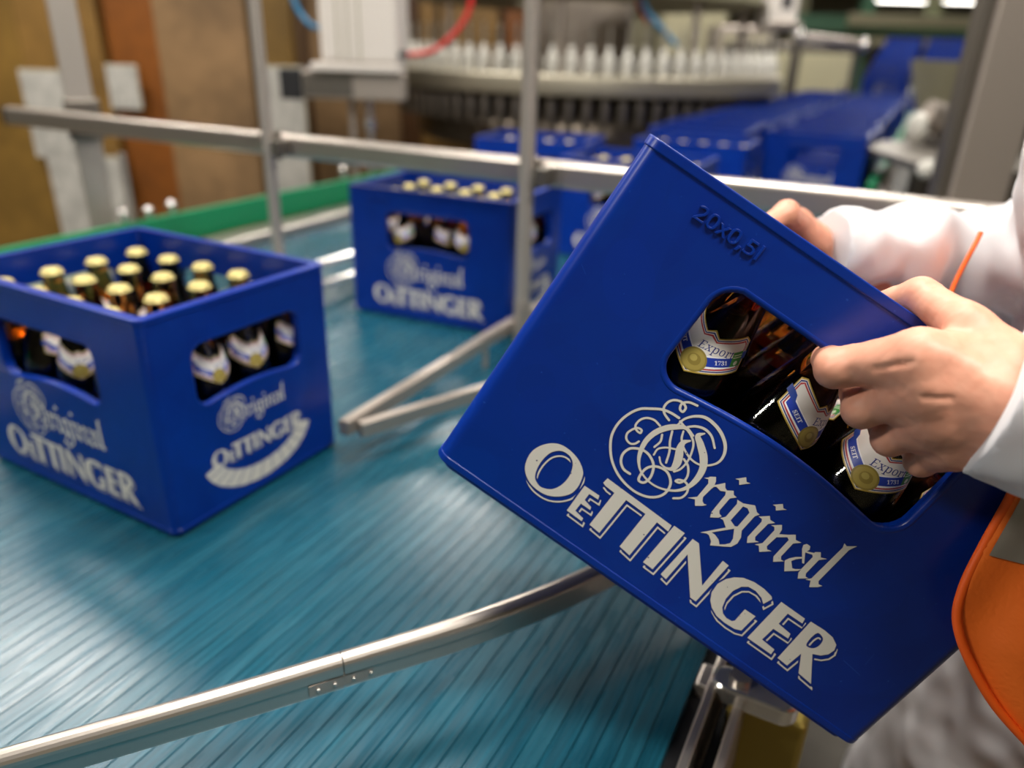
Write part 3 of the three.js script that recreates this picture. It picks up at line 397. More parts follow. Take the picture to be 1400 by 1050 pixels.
{
  const o = thing('side_guide', 'long green plastic guide strip along the back of the table', 'guide rail');
  part('green_strip', beam(uw(-1.3, -1.895, 0.062), uw(3.1, -1.895, 0.062), 0.022, 0.086, 0.004), M.green, o);
  for (const u of [-0.6, 0.45, 1.3, 2.2, 2.9]) { part('bracket', beam(uw(u, -1.915, -0.06), uw(u, -1.915, 0.085), 0.03, 0.012), M.steelDull, o); part('foot', beam(uw(u, -1.915, -0.045), uw(u, -1.78, -0.045), 0.03, 0.02), M.steelDull, o); }
  for (const [u, h] of [[1.36, 0.12], [1.44, 0.115], [1.52, 0.12], [2.3, 0.13]]) { part('bolt', rod(uw(u, -1.915, 0.08), uw(u, -1.915, h), 0.009), M.chrome, o); const g = new THREE.SphereGeometry(0.016, 16, 10); const p = uw(u, -1.915, h + 0.006); g.translate(p.x, p.y, p.z); part('bolt_head', g, M.chrome, o); }
  part('sensor_post', rod(uw(1.42, -1.96, -0.045), uw(1.42, -1.96, 0.28), 0.01), M.steelDull, o); part('sensor_foot', beam(uw(1.42, -1.915, -0.045), uw(1.42, -1.97, -0.045), 0.02, 0.014), M.steelDull, o);
}
// ---------------------------------------------------------------- crossbar gantry
const YB = 0.362, cb = (t) => V(-1.400 + t * 2.019, YB, -2.212 + t * 1.032);           // t = 0 left end, 1 at the right pillar
{
  const o = thing('crossbar', 'long horizontal square steel bar spanning the belt at rail height', 'bar');
  part('bar_tube', beam(cb(-0.02), cb(1.24), 0.034, 0.05, 0.012), M.steel, o);
  part('end_plug', beam(cb(-0.024), cb(-0.0195), 0.03, 0.046, 0.003), M.black, o);
}
const clampAt = (t) => { const p = cb(t); return p; };
{
  const mk = (label, t, r, low, sleeve) => {
    const o = thing('hanging_post', label, 'post'); const p = cb(t).add(uw(-0.036, 0, 0)); p.y = 0;
    part('post_tube', rod(V(p.x, low, p.z), V(p.x, CEIL + 0.12, p.z), r, r, 24), M.alu, o);
    part('clamp', beam(p.clone().add(V(0, YB, 0)).add(uw(0.0, 0.03, 0)), p.clone().add(V(0, YB, 0)).add(uw(0.0, 0.05, 0)), 0.05, 0.034), M.steelDark, o);
    part('clamp_block', beam(p.clone().add(V(0, YB - 0.03, 0)).add(uw(0.02, 0.0, 0)), p.clone().add(V(0, YB + 0.03, 0)).add(uw(0.02, 0.0, 0)), 0.03, 0.022), M.steelDark, o);
    if (sleeve) { part('sleeve', rod(V(p.x, low - 0.002, p.z), V(p.x, 0.115, p.z), r * 1.1, r * 1.1, 24), M.steelDull, o); }
    return o; };
  mk('thin steel post hanging down beside the far guide bars', 0.425, 0.0135, 0.06, false);
  mk('steel post with a lower sleeve standing at the forked guide rail', 0.709, 0.0148, 0.03, true);
}
{
  const o = thing('gantry_pillar', 'square aluminium pillar before the brown panels at the bar end', 'pillar');
  const p = cb(0.085).add(uw(0.06, 0.0, 0));
  part('pillar_profile', (() => { const g = box(-0.034, 0.034, FLOOR, CEIL + 0.12, -0.034, 0.034, 0.006); g.rotateY(0.5); g.translate(p.x, 0, p.z); return g; })(), M.alu, o);
  part('corner_clamp', (() => { const g = box(-0.042, 0.046, YB - 0.05, YB + 0.055, -0.042, 0.042, 0.006); g.rotateY(0.5); g.translate(p.x, 0, p.z); return g; })(), M.steelDark, o);
  part('base_plate', (() => { const g = box(-0.09, 0.09, FLOOR, FLOOR + 0.015, -0.09, 0.09, 0.003); g.translate(p.x, 0, p.z); return g; })(), M.steelDull, o);
  const q = thing('machine_pillar', 'wide stainless machine pillar with a plinth beside the right lane', 'pillar'); const r = V(1.17, 0, -2.0);
  part('pillar_profile', (() => { const g = box(-0.068, 0.068, FLOOR, CEIL + 0.12, -0.05, 0.05, 0.006); g.rotateY(-0.1); g.translate(r.x, 0, r.z); return g; })(), M.steelDull, q);
  part('side_flange', (() => { const g = box(-0.095, -0.07, 0.24, CEIL + 0.1, -0.03, 0.03, 0.004); g.rotateY(-0.1); g.translate(r.x, 0, r.z); return g; })(), M.steelDark, q);
  part('plinth', (() => { const g = box(-0.13, 0.11, 0.1, 0.235, -0.07, 0.07, 0.008); g.rotateY(-0.1); g.translate(r.x, 0, r.z); return g; })(), M.steelDull, q);
}
// ---------------------------------------------------------------- filling machine behind the table
const pxp = (() => { camera.updateMatrixWorld(true); return (px, py, depth) => { const d = V((px - 700) / 1031.4, -(py - 525) / 1031.4, -1).applyQuaternion(camera.quaternion); return d.multiplyScalar(depth / -d.z).add(camera.position); }; })();   // pixel and depth (metres along -z) to a point
// paper notices on the panels
for (const [p0, p1, q0, q1, lab] of [[50, 112, 98, 214, 'large grey-white notice on the brown panel behind the aluminium pillar'], [88, 168, 216, 330, 'tall pale notice below the larger one behind the aluminium pillar'], [153, 184, 90, 148, 'small white notice on the brown panel right of the pillar'], [376, 412, 92, 270, 'narrow tall pale notice behind the thin hanging post']]) {
  const Z = 4.3, a = pxp(p0, q1, Z), b = pxp(p1, q0, Z), w = (b.x - a.x) / 2, h = b.y - a.y, o = thing('paper_notice', lab, 'notice'); o.position.set((a.x + b.x) / 2, a.y, -Z - 0.006); part('sheet', box(-w, w, 0, h, -0.004, 0.004, 0.001), M.paper, o); part('backing_board', box(-w - 0.004, w + 0.004, -0.004, h + 0.004, -0.012, -0.0042, 0.001), M.yellowGrey, o);
}
{
  const o = thing('rotary_filler', 'rotary filling machine with a steel ring, pale valves and dark drum', 'machine'); o.position.set(0.44, 0, -6.0);
  const ring = (r0, r1, y0, y1) => new THREE.LatheGeometry([[r0, y0], [r1 - 0.012, y0], [r1, y0 + 0.012], [r1, y1 - 0.012], [r1 - 0.012, y1], [r0, y1], [r0, y0]].map((p) => new THREE.Vector2(...p)), 96);
  part('carousel_ring', ring(1.05, 1.4, 0.325, 0.44), M.ring, o);
  part('drum', new THREE.LatheGeometry([[0, -0.02], [1.16, -0.02], [1.2, 0.02], [1.22, 0.325], [0, 0.325]].map((p) => new THREE.Vector2(...p)), 96), M.drum, o);
  part('pedestal', new THREE.CylinderGeometry(0.8, 0.9, -FLOOR - 0.02, 48).translate(0, (FLOOR - 0.02) / 2, 0), M.steelDark, o);
  part('column', new THREE.CylinderGeometry(0.34, 0.34, 0.9, 40).translate(0, 0.88, 0), M.steelDull, o);
  part('top_ring', ring(0.5, 1.2, 0.86, 0.93), M.olive, o);
  for (let k = 0; k < 8; k++) { const a = k * Math.PI / 4 + 0.2; part('stay', rod(V(1.1 * Math.cos(a), 0.44, 1.1 * Math.sin(a)), V(1.1 * Math.cos(a), 0.87, 1.1 * Math.sin(a)), 0.02), M.steelDull, o); }
  const vg = new THREE.LatheGeometry([[0, 0], [0.034, 0], [0.036, 0.01], [0.036, 0.085], [0.028, 0.1], [0.016, 0.115], [0.016, 0.15], [0, 0.15]].map((p) => new THREE.Vector2(...p)), 16), sg = new THREE.CylinderGeometry(0.0075, 0.0075, 0.13, 10).translate(0, 0.2, 0), bg = new THREE.LatheGeometry([[0.012, 0.05], [0.02, 0.03], [0.036, 0], [0.03, -0.1], [0.02, -0.14], [0, -0.14]].map((p) => new THREE.Vector2(...p)), 14);
  const spike = metal(lin(0.6, 0.57, 0.5), 0.3), bell = metal(lin(0.26, 0.23, 0.2), 0.35), N = 78;
  for (let k = 0; k < N; k++) { const a = 2 * Math.PI * k / N, x = 1.33 * Math.cos(a), z = 1.33 * Math.sin(a); const v = part('filling_valve', vg, M.valve, o); v.position.set(x, 0.44, z); part('valve_stem', sg, spike, v); if (Math.sin(a) > -0.15) { const b = part('centring_bell', bg, bell, o); b.position.set(1.31 * Math.cos(a), 0.29, 1.31 * Math.sin(a)); } }
}
// pneumatic lift unit on an aluminium profile, in front of the filler
{
  const Zd = 3.2, a = pxp(382, 113, Zd), b = pxp(560, 113, Zd), o = thing('lift_unit', 'off-white pneumatic lift housing on a horizontal aluminium profile with black cap', 'machine');
  const s = (b.x - a.x) / 178;       // metres per pixel there
  const y0 = a.y, x0 = a.x;
  part('profile_beam', box(x0 + 30 * s, x0 + 170 * s, y0 - 19 * s, y0 + 17 * s, -Zd - 0.1, -Zd, 0.006), M.steelDull, o);
  part('profile_groove', box(x0 + 32 * s, x0 + 100 * s, y0 - 16 * s, y0 + 13 * s, -Zd - 0.01, -Zd + 0.002, 0.001), M.steelDark, o);
  part('end_cap', box(x0, x0 + 31 * s, y0 - 21 * s, y0 + 19 * s, -Zd - 0.105, -Zd + 0.005, 0.008), M.black, o);
  part('flange', box(x0 + 46 * s, x0 + 166 * s, y0 + 17 * s, y0 + 27 * s, -Zd - 0.16, -Zd + 0.03, 0.005), M.offwhite, o);
  part('housing', box(x0 + 60 * s, x0 + 165 * s, y0 + 27 * s, CEIL, -Zd - 0.3, -Zd + 0.02, 0.02), M.offwhite, o);
  for (const q of [84, 97, 112]) part('groove_shade_strip', box(x0 + q * s, x0 + (q + 2.4) * s, y0 + 32 * s, CEIL - 0.05, -Zd + 0.016, -Zd + 0.0225, 0.001), M.olive, o);  // thin darker strips painted in for the shade inside the housing grooves
  part('hose_fitting', rod(V(x0 + 164 * s, y0 + 40 * s, -Zd + 0.0), V(x0 + 177 * s, y0 + 40 * s, -Zd + 0.0), 0.013), M.black, o);
  part('guide_rod', rod(V(x0 + 118 * s, FLOOR, -Zd - 0.05), V(x0 + 118 * s, y0 - 18 * s, -Zd - 0.05), 0.014), M.steel, o);
  part('guide_rod', rod(V(x0 + 92 * s, FLOOR, -Zd - 0.07), V(x0 + 92 * s, y0 - 18 * s, -Zd - 0.07), 0.012), M.steelDull, o);
  part('rod_collar', rod(V(x0 + 118 * s, y0 - 60 * s, -Zd - 0.05), V(x0 + 118 * s, y0 - 45 * s, -Zd - 0.05), 0.022), M.chrome, o);
  const hose = (label, pts, r, m) => { const h = thing('air_hose', label, 'hose'); part('hose_tube', tube(pts, r, 48, 10), m, h); };
  hose('thin red air hose curling up from the lift housing', [V(x0 + 176 * s, y0 + 40 * s, -Zd), pxp(590, 70, Zd), pxp(622, 45, Zd), pxp(641, 15, Zd), pxp(648, -60, Zd), pxp(640, -250, Zd)], 0.0105, M.hoseRed);
  hose('thin blue air hose beside the off-white lift housing', [V(x0 + 62 * s, y0 + 70 * s, -Zd - 0.05), pxp(428, 36, Zd + 0.02), pxp(408, 14, Zd + 0.02), pxp(397, -20, Zd + 0.02), pxp(390, -250, Zd + 0.02)], 0.011, M.hoseBlue);
  hose('blue air hose hanging over the filler valves', [pxp(925, 62, 4.9), pxp(905, 40, 4.9), pxp(885, 15, 4.9), pxp(876, -20, 4.9), pxp(870, -160, 4.9)], 0.016, M.hoseBlue);
  hose('red air hose hanging over the filler valves', [pxp(886, 32, 5.0), pxp(874, 8, 5.0), pxp(868, -25, 5.0), pxp(864, -160, 5.0)], 0.011, M.hoseRed);
}
// ---------------------------------------------------------------- hall behind
const B2 = (px0, px1, py0, py1, d, dep, m, name, o, r = 0.01) => { const a = pxp(px0, py1, d), b = pxp(px1, py0, d); return part(name, box(a.x, b.x, a.y, b.y, -d - dep, -d, r), m, o); };
{
  const o = thing('control_box', 'pale hanging control box above the crate queues', 'control box'); B2(1046, 1104, -60, 40, 5.6, 0.25, M.offwhite, 'enclosure', o, 0.02); B2(1052, 1098, 30, 36, 5.58, 0.02, M.steelDull, 'lower_trim', o); const a = pxp(1075, -60, 5.6); part('hanger_tube', rod(V(a.x, a.y, -5.72), V(a.x, CEIL + 0.12, -5.72), 0.03), M.steelDull, o); B2(1068, 1086, -10, 12, 5.598, 0.01, M.rubber, 'touch_panel', o, 0.002);
}
{
  const o = thing('overhead_frame', 'green painted steel frame with pale beams across the far hall', 'frame'), d = 12.5;
  const a = pxp(1080, 30, d), b = pxp(1420, 42, d); part('green_beam', beam(a, b, 0.3, 0.22), M.clutterGreen, o);
  part('pale_beam', beam(pxp(1160, 26, d - 0.3), pxp(1420, 34, d - 0.3), 0.1, 0.16), M.yellowGrey, o);
  part('pale_beam', beam(pxp(1080, 54, d - 0.3), pxp(1420, 62, d - 0.3), 0.1, 0.1), M.yellowGrey, o);
  for (const px of [1090, 1180, 1270, 1380]) { const p = pxp(px, 36, d + 0.1); part('frame_post', box(p.x - 0.09, p.x + 0.09, FLOOR, CEIL + 0.1, p.z - 0.09, p.z + 0.09), px % 4 ? M.olive : M.clutterGreen, o); }
}
{
  const o = thing('discharge_arm', 'bright steel arm with rounded ends before the raised conveyor', 'arm'), a = pxp(1092, 50, 6.6), b = pxp(1182, 62, 6.6);
  part('arm_tube', rod(a, b, 0.035), M.steel, o); for (const p of [a, b]) { const g = new THREE.SphereGeometry(0.055, 20, 14); g.translate(p.x, p.y, p.z); part('arm_joint', g, M.chrome, o); } part('arm_post', rod(V(a.x, FLOOR, a.z), a, 0.04), M.steelDark, o);
}
for (const [px0, px1, py0, d, m, lab] of [[690, 800, 4, 12, 'olive', 'olive machine cabinet far behind the filler valves'], [800, 900, 20, 13.5, 'yellowGrey', 'yellowish machine housing behind the filler ring'], [905, 1000, 2, 11, 'olive', 'olive machine tower right of the hanging hoses'], [985, 1060, 34, 9.5, 'steelDull', 'steel machine hood beside the pale control box'], [1000, 1180, 56, 9.2, 'steelDark', 'dark machine block behind the discharge arm']]) {
  const o = thing('machine_cabinet', lab, 'machine'), a = pxp(px0, py0, d), b = pxp(px1, py0, d);
  part('cabinet_body', box(a.x, b.x, FLOOR, a.y, -d - 0.7, -d, 0.03), M[m], o);
  part('cabinet_plinth', box(a.x - 0.02, b.x + 0.02, FLOOR, FLOOR + 0.12, -d - 0.72, -d + 0.02, 0.01), M.rubber, o);
  const w = (b.x - a.x); for (const t of [0.06, 0.54]) { const dr = part('cabinet_door', box(a.x + w * t, a.x + w * (t + 0.4), FLOOR + 0.2, a.y - 0.1, -d - 0.005, -d + 0.02, 0.01), M.yellowGrey, o); part('door_handle', box(a.x + w * (t + 0.34), a.x + w * (t + 0.37), 0.1, 0.3, -d + 0.02, -d + 0.05, 0.005), M.chrome, dr); }
}
{ // machinery right of the lane
  const o = thing('drive_unit', 'pale drive motor on a steel side table beside the green lane edge', 'motor'), p = pxp(1290, 165, 3.3);
  const m = new THREE.CylinderGeometry(0.06, 0.06, 0.16, 28); m.rotateZ(Math.PI / 2 - 0.3); m.translate(p.x, p.y, p.z); part('motor_body', m, M.steelDull, o);
  const cap = new THREE.SphereGeometry(0.062, 24, 14); cap.scale(0.6, 1, 1); cap.translate(p.x - 0.1, p.y - 0.03, p.z); part('motor_cover', cap, M.valve, o);
  part('gear_box', box(p.x - 0.02, p.x + 0.16, p.y - 0.2, p.y - 0.06, p.z - 0.1, p.z + 0.06, 0.012), M.steelDark, o);
  const t0 = pxp(1230, 215, 2.9); part('side_table', box(t0.x, t0.x + 0.55, t0.y - 0.03, t0.y, -3.5, -2.6, 0.006), M.steelDark, o); part('side_panel', box(t0.x, t0.x + 0.55, FLOOR, t0.y - 0.03, -2.64, -2.6, 0.004), M.steelDark, o);
  const k = pxp(1268, 232, 2.56); const g = new THREE.SphereGeometry(0.032, 20, 14); g.translate(k.x, k.y, k.z); part('grip_knob', g, M.valve, o); const k2 = pxp(1288, 246, 2.56); const g2 = new THREE.SphereGeometry(0.02, 16, 12); g2.translate(k2.x, k2.y, k2.z); part('grip_knob', g2, M.valve, o);
  part('knob_stem', rod(V(k.x, k.y, -2.62), V(k.x, k.y, k.z), 0.01), M.steel, o);
  part('hopper', new THREE.CylinderGeometry(0.16, 0.08, 0.25, 24).translate(p.x + 0.22, p.y + 0.1, p.z - 0.5), M.olive, o);
  part('hopper_stand', rod(V(p.x + 0.22, FLOOR, p.z - 0.5), V(p.x + 0.22, p.y, p.z - 0.5), 0.05), M.steelDark, o);
}
// hanging lamps seen down the hall, and a small inspection lamp behind the filler
{ const a = pxp(1231, 2, 16), b = pxp(1334, 4, 16); for (const [p, l] of [[a, 'long bright tube light hanging left of the pair down the hall'], [b, 'long bright tube light hanging beside the stainless pillar down the hall']]) luminaire(p.x, p.y + 0.02, p.z, 1.15, 0, 0.3, l, true); }
{ const p = pxp(757, 18, 10), o = thing('inspection_lamp', 'small bright round lamp shining behind the filler valves', 'lamp'); const g = new THREE.SphereGeometry(0.09, 20, 14); g.translate(p.x, p.y, p.z); part('bulb', g, new THREE.MeshStandardMaterial({ color: 0xffffff, emissive: LAMP, emissiveIntensity: 9 }), o); part('lamp_stem', rod(V(p.x, p.y + 0.08, p.z - 0.02), V(p.x, CEIL + 0.12, p.z - 0.02), 0.012), M.steelDull, o); const l = new THREE.PointLight(LAMP, 3, 0, 2); l.position.set(p.x, p.y, p.z + 0.12); l.castShadow = true; l.shadow.radius = 4; o.add(l); l.name = 'lamp_light'; }
// ---------------------------------------------------------------- person holding the crate
const skinT = dataTex(256, 256, (x, y) => { const v = 0.9 + 0.07 * tn(x, y, 9, 31) + 0.05 * tn(x, y, 40, 32); return [v + 0.03, v, v - 0.01]; }, true);
M.skin = new THREE.MeshPhysicalMaterial({ color: lin(0.67, 0.31, 0.205), roughness: 0.48, sheen: 0.1, sheenRoughness: 0.6, bumpMap: fineT, bumpScale: 0.0002, vertexColors: true });
M.coat = new THREE.MeshPhysicalMaterial({ color: lin(0.86, 0.85, 0.87), roughness: 1, transmission: 0.3, thickness: 0 });
M.vest = paint(lin(1.0, 0.185, 0.014), 0.62, { bumpMap: fineT, bumpScale: 0.0004 });
M.vestEdge = paint(lin(1.0, 0.13, 0.006), 0.55);
M.reflect = new THREE.MeshStandardMaterial({ color: lin(0.34, 0.32, 0.29), roughness: 0.35, metalness: 0.4 });
// left hand in millimetres on the held crate (a along, h up, b towards the viewer)
const HAND = (() => {
  const W = [308, 288, 72], J = {
    index: [[214, 266, 45], [186, 231, 19], [189, 229, -16], [203, 243, -27]],
    middle: [[229, 254, 50], [216, 219, 22], [219, 220, -15], [229, 238, -27]],
    ring: [[247, 243, 48], [244, 213, 19], [245, 215, -14], [252, 233, -26]],
    little: [[268, 236, 41], [271, 212, 15], [271, 214, -12], [275, 228, -22]],
  };
  const R = { index: [15, 13.2, 11, 9], middle: [14, 12.2, 10.4, 8.8], ring: [13, 11.2, 9.6, 8.2], little: [12, 9.8, 8.6, 7.4] };
  const T = [[256, 290, 42], [229, 296, 24], [208, 297, -14], [199, 281, -30]], TR = [19, 14, 11.5, 9.5];
  return { W, J, R, T, TR };
})();
function handField(H) {
  const caps = [];
  for (const k of Object.keys(H.J)) { const j = H.J[k], r = H.R[k]; for (let i = 0; i < 3; i++) caps.push([j[i], j[i + 1], r[i], r[i + 1], 5]); }
  return (x, y, z) => {
    let palm = 1e9;
    for (const k of Object.keys(H.J)) { const j = H.J[k][0], r = H.R[k][0]; const base = [H.W[0] * 0.8 + j[0] * 0.2, H.W[1] * 0.8 + j[1] * 0.2, H.W[2] * 0.8 + j[2] * 0.2]; const e = H.J[k][1], web = [j[0] + 0.4 * (e[0] - j[0]), j[1] + 0.4 * (e[1] - j[1]), j[2] + 0.4 * (e[2] - j[2])]; palm = smin(palm, capsule(x, y, z, base, j, 19, r), 16); palm = smin(palm, capsule(x, y, z, j, web, r, r * 0.86), 13); }
    palm = smin(palm, capsule(x, y, z, H.W, [H.W[0] + 36, H.W[1] + 12, H.W[2] + 12], 27, 27), 22);
    for (let i = 0; i < 3; i++) palm = smin(palm, capsule(x, y, z, H.T[i], H.T[i + 1], H.TR[i], H.TR[i + 1]), i ? 6 : 16);
    palm = smin(palm, capsule(x, y, z, H.T[0], H.J.index[0], 15, 12), 12);
    let fing = 1e9; for (const c of caps) fing = Math.min(fing, capsule(x, y, z, c[0], c[1], c[2], c[3]));
    // knuckle bumps on the back of the hand
    for (const k of Object.keys(H.J)) { const j = H.J[k][0]; palm = smin(palm, Math.hypot(x - j[0] - 2, y - j[1] - 4, z - j[2] - 5) - 10.5, 7); palm = smin(palm, capsule(x, y, z, [j[0] + 6, j[1] + 8, j[2] + 9], [H.W[0] - 12, H.W[1] - 8, H.W[2] + 16], 4.5, 4), 9); }
    for (const k of Object.keys(H.J)) { const j = H.J[k][1]; fing = smin(fing, Math.hypot(x - j[0] + 1, y - j[1] + 1, z - j[2] - 3) - H.R[k][1] * 0.93, 5); }
    let d = smin(palm, fing, 9);
    d += 0.35 * noise3(x * 0.05, y * 0.05, z * 0.05) + 0.22 * noise3(x * 0.16, y * 0.05, z * 0.16);
    for (const [p, q] of [[[205, 262, 60], [196, 246, 48]], [[243, 284, 62], [236, 288, 46]], [[222, 250, 66], [232, 258, 70]]]) { const c = Math.max(0, capsule(x, y, z, p, q, 0, 0)); d += 1.3 * Math.exp(-c * c / 5); }
    return d;
  };
}
const tint = (g, f) => { const p = g.attributes.position, c = new Float32Array(p.count * 3); for (let i = 0; i < p.count; i++) { const t = f(p.getX(i), p.getY(i), p.getZ(i)); c[3 * i] = t[0]; c[3 * i + 1] = t[1]; c[3 * i + 2] = t[2]; } g.setAttribute('color', new THREE.BufferAttribute(c, 3)); return g; };
{
  const o = thing('person', 'person in white coat and orange vest holding the tilted crate', 'person');
  const skinTone = (s) => (x, y, z) => { const n = noise3(x * s * 9, y * s * 9, z * s * 9), m = noise3(x * s * 40, y * s * 40, z * s * 40); return [1 + 0.02 * n, 1 + 0.07 * n + 0.03 * m, 1 + 0.09 * n + 0.03 * m]; };
  const toWorld = new THREE.Matrix4().makeTranslation(HT.x, HT.y, HT.z).multiply(HR).multiply(new THREE.Matrix4().makeScale(0.001, 0.001, 0.001));
  const hand = netted(handField(HAND), [160, 190, -50], [372, 378, 110], 2.6); tint(hand, skinTone(0.01));
  const left = hand.clone().applyMatrix4(toWorld);
  const mirror = new THREE.Matrix4().set(1, 0, 0, -64, 0, 1, 0, 2, 0, 0, -1, -300, 0, 0, 0, 1);
  const right = hand.clone().applyMatrix4(toWorld.clone().multiply(mirror)); { const ix = right.index.array; for (let i = 0; i < ix.length; i += 3) { const t = ix[i]; ix[i] = ix[i + 1]; ix[i + 1] = t; } }
  const A = (v) => [v.x, v.y, v.z];
  const lw = L2W(344, 300, 84), rw = L2W(280, 302, -384);
  const le = V(0.55, 0.35, -0.27), ls = V(0.66, 0.57, -0.43), re = V(0.64, 0.36, -0.88), rs = V(0.69, 0.56, -0.81);
  const body = (x, y, z) => {
    let d = capsule(x, y, z, A(lw), A(le), 0.027, 0.042); d = smin(d, capsule(x, y, z, A(le), A(ls), 0.043, 0.055), 0.03);
    d = smin(d, capsule(x, y, z, A(rw), A(re), 0.027, 0.042), 0.01); d = smin(d, capsule(x, y, z, A(re), A(rs), 0.043, 0.055), 0.03);
    const tz = (z + 0.625) * 0.72; const q = Math.hypot(x - 0.665, tz); const tor = Math.max(q - (0.115 + 0.015 * Math.sin(y * 5)), Math.abs(y - 0.28) - 0.34); d = smin(d, tor, 0.08);
    d = smin(d, capsule(x, y, z, [0.655, 0.58, -0.625], [0.635, 0.72, -0.625], 0.055, 0.052), 0.05);
    const hd = Math.hypot((x - 0.615) / 0.098, (y - 0.83) / 0.122, (z + 0.625) / 0.08) - 1; d = smin(d, hd * 0.085, 0.03);
    d = smin(d, Math.hypot((x - 0.512) / 0.018, (y - 0.815) / 0.026, (z + 0.625) / 0.014) * 0.016 - 0.016, 0.012);          // nose
    for (const s of [-1, 1]) { d = smin(d, capsule(x, y, z, [0.66, -0.05, -0.625 + s * 0.09], [0.665, -0.42, -0.625 + s * 0.1], 0.09, 0.06), 0.06); d = smin(d, capsule(x, y, z, [0.665, -0.42, -0.625 + s * 0.1], [0.68, -0.78, -0.625 + s * 0.1], 0.058, 0.042), 0.03); d = smin(d, capsule(x, y, z, [0.68, -0.81, -0.625 + s * 0.1], [0.5, -0.825, -0.625 + s * 0.11], 0.038, 0.025), 0.03); d = smin(d, Math.hypot((x - 0.63) / 0.02, (y - 0.825) / 0.032, (z + 0.625 + s * 0.083) / 0.01) * 0.012 - 0.012, 0.008); }
    return d; };
  const bg = netted(body, [0.24, -0.87, -1.06], [0.84, 0.98, -0.17], 0.0125); tint(bg, skinTone(1));
  const strip = (g) => { const h = g.toNonIndexed(); for (const k of Object.keys(h.attributes)) if (!['position', 'normal', 'color'].includes(k)) h.deleteAttribute(k); return h; };
  const skin = part('body', boxUV(mergeGeometries([strip(left), strip(right), strip(bg)]), 4), M.skin, o); skin.userData.label = 'bare hands gripping the crate handles';
  // coat: loose sleeves and a long body with folds
  const sleeve = (x, y, z, a, b, c, r0, r1, r2, k) => { const d = capsule(x, y, z, A(a), A(b), r0, r1); return smin(d, capsule(x, y, z, A(b), A(c), r1, r2), k); };
  const lc = L2W(259, 279, 52), rc = L2W(212, 292, -350), lax = le.clone().sub(lc).normalize(), rax = re.clone().sub(rc).normalize();
  const lc1 = lc.clone().addScaledVector(lax, 0.03), rc1 = rc.clone().addScaledVector(rax, 0.03);
  const sst = (a, b, t) => { const q = Math.max(0, Math.min(1, (t - a) / (b - a))); return q * q * (3 - 2 * q); };
  const coatF = (x, y, z) => {
    const cl = (x - lc.x) * lax.x + (y - lc.y) * lax.y + (z - lc.z) * lax.z, cr = (x - rc.x) * rax.x + (y - rc.y) * rax.y + (z - rc.z) * rax.z;
    const nl = Math.hypot(x - lc.x, y - lc.y, z - lc.z), nr = Math.hypot(x - rc.x, y - rc.y, z - rc.z);
    let d = sleeve(x, y, z, lc1, le, ls, 0.053, 0.068, 0.078, 0.05); d = smin(d, capsule(x, y, z, A(lc), A(lc1), 0.05, 0.053), 0.012);
    let e = sleeve(x, y, z, rc1, re, rs, 0.043, 0.062, 0.076, 0.05); e = smin(e, capsule(x, y, z, A(rc), A(rc1), 0.041, 0.043), 0.012);
    e += 0.0095 * Math.sin(cr * 52 + 3 * noise3(x * 8, y * 8, z * 8)) * sst(0.02, 0.1, cr) * 0.85;
    d = smin(d, e, 0.03);
    const lean = 0.05 * sst(0.33, 0.47, y), w = y < 0.1 ? (0.1 - y) * 0.09 : 0, q = Math.hypot(x - 0.645 + lean, (z + 0.625) * 0.76); const tor = Math.max(q - (0.145 + w), Math.abs(y - 0.06) - 0.56); d = smin(d, tor, 0.07);
    d = smin(d, capsule(x, y, z, [0.66, 0.6, -0.625], [0.65, 0.645, -0.625], 0.075, 0.066), 0.04);
    d += 0.004 * noise3(x * 14, y * 9, z * 9) + 0.0024 * noise3(x * 31 + 4, y * 19, z * 19) + 0.006 * noise3(x * 7, y * 3, z * 12);
    let inner = d + 0.5;
    if (nl < 0.14) { d = Math.max(d, -cl); inner = d + 0.0125 + Math.max(0, cl - 0.05); } else if (nr < 0.14) { d = Math.max(d, -cr); inner = d + 0.0125 + Math.max(0, cr - 0.05); }
    return Math.max(d, -inner); };
  part('coat', boxUV(netted(coatF, [0.24, -0.53, -1.06], [0.88, 0.74, -0.15], 0.0058), 3), M.coat, o);
  // high-visibility vest: near panel hanging forward past the crate, wrapped round to the back
  const edge = [[1402, 630, 0.432], [1385, 672, 0.430], [1345, 745, 0.424], [1318, 800, 0.415], [1308, 840, 0.408], [1313, 872, 0.401], [1331, 915, 0.392], [1361, 965, 0.382], [1402, 1012, 0.372], [1450, 1062, 0.362], [1520, 1125, 0.350]].map(([a, b, d]) => pxp(a, b, d));
  const back = edge.map((p) => [p.clone(), p.clone().add(V(0.03, -0.002, 0.012)), V(p.x + 0.1, p.y, p.z + 0.03), V(Math.max(0.5, p.x + 0.2), p.y - 0.005, -0.385), V(0.66, p.y - 0.01, -0.4), V(0.79, p.y - 0.01, -0.5), V(0.83, p.y - 0.01, -0.625)]);
  const rows = back.map((r) => new THREE.CatmullRomCurve3(r)), nu = 40, P = [], I = [], nr = rows.length * 4 - 3;
  const colsC = []; for (let i = 0; i <= nu; i++) colsC.push(new THREE.CatmullRomCurve3(rows.map((r) => r.getPoint(i / nu))));
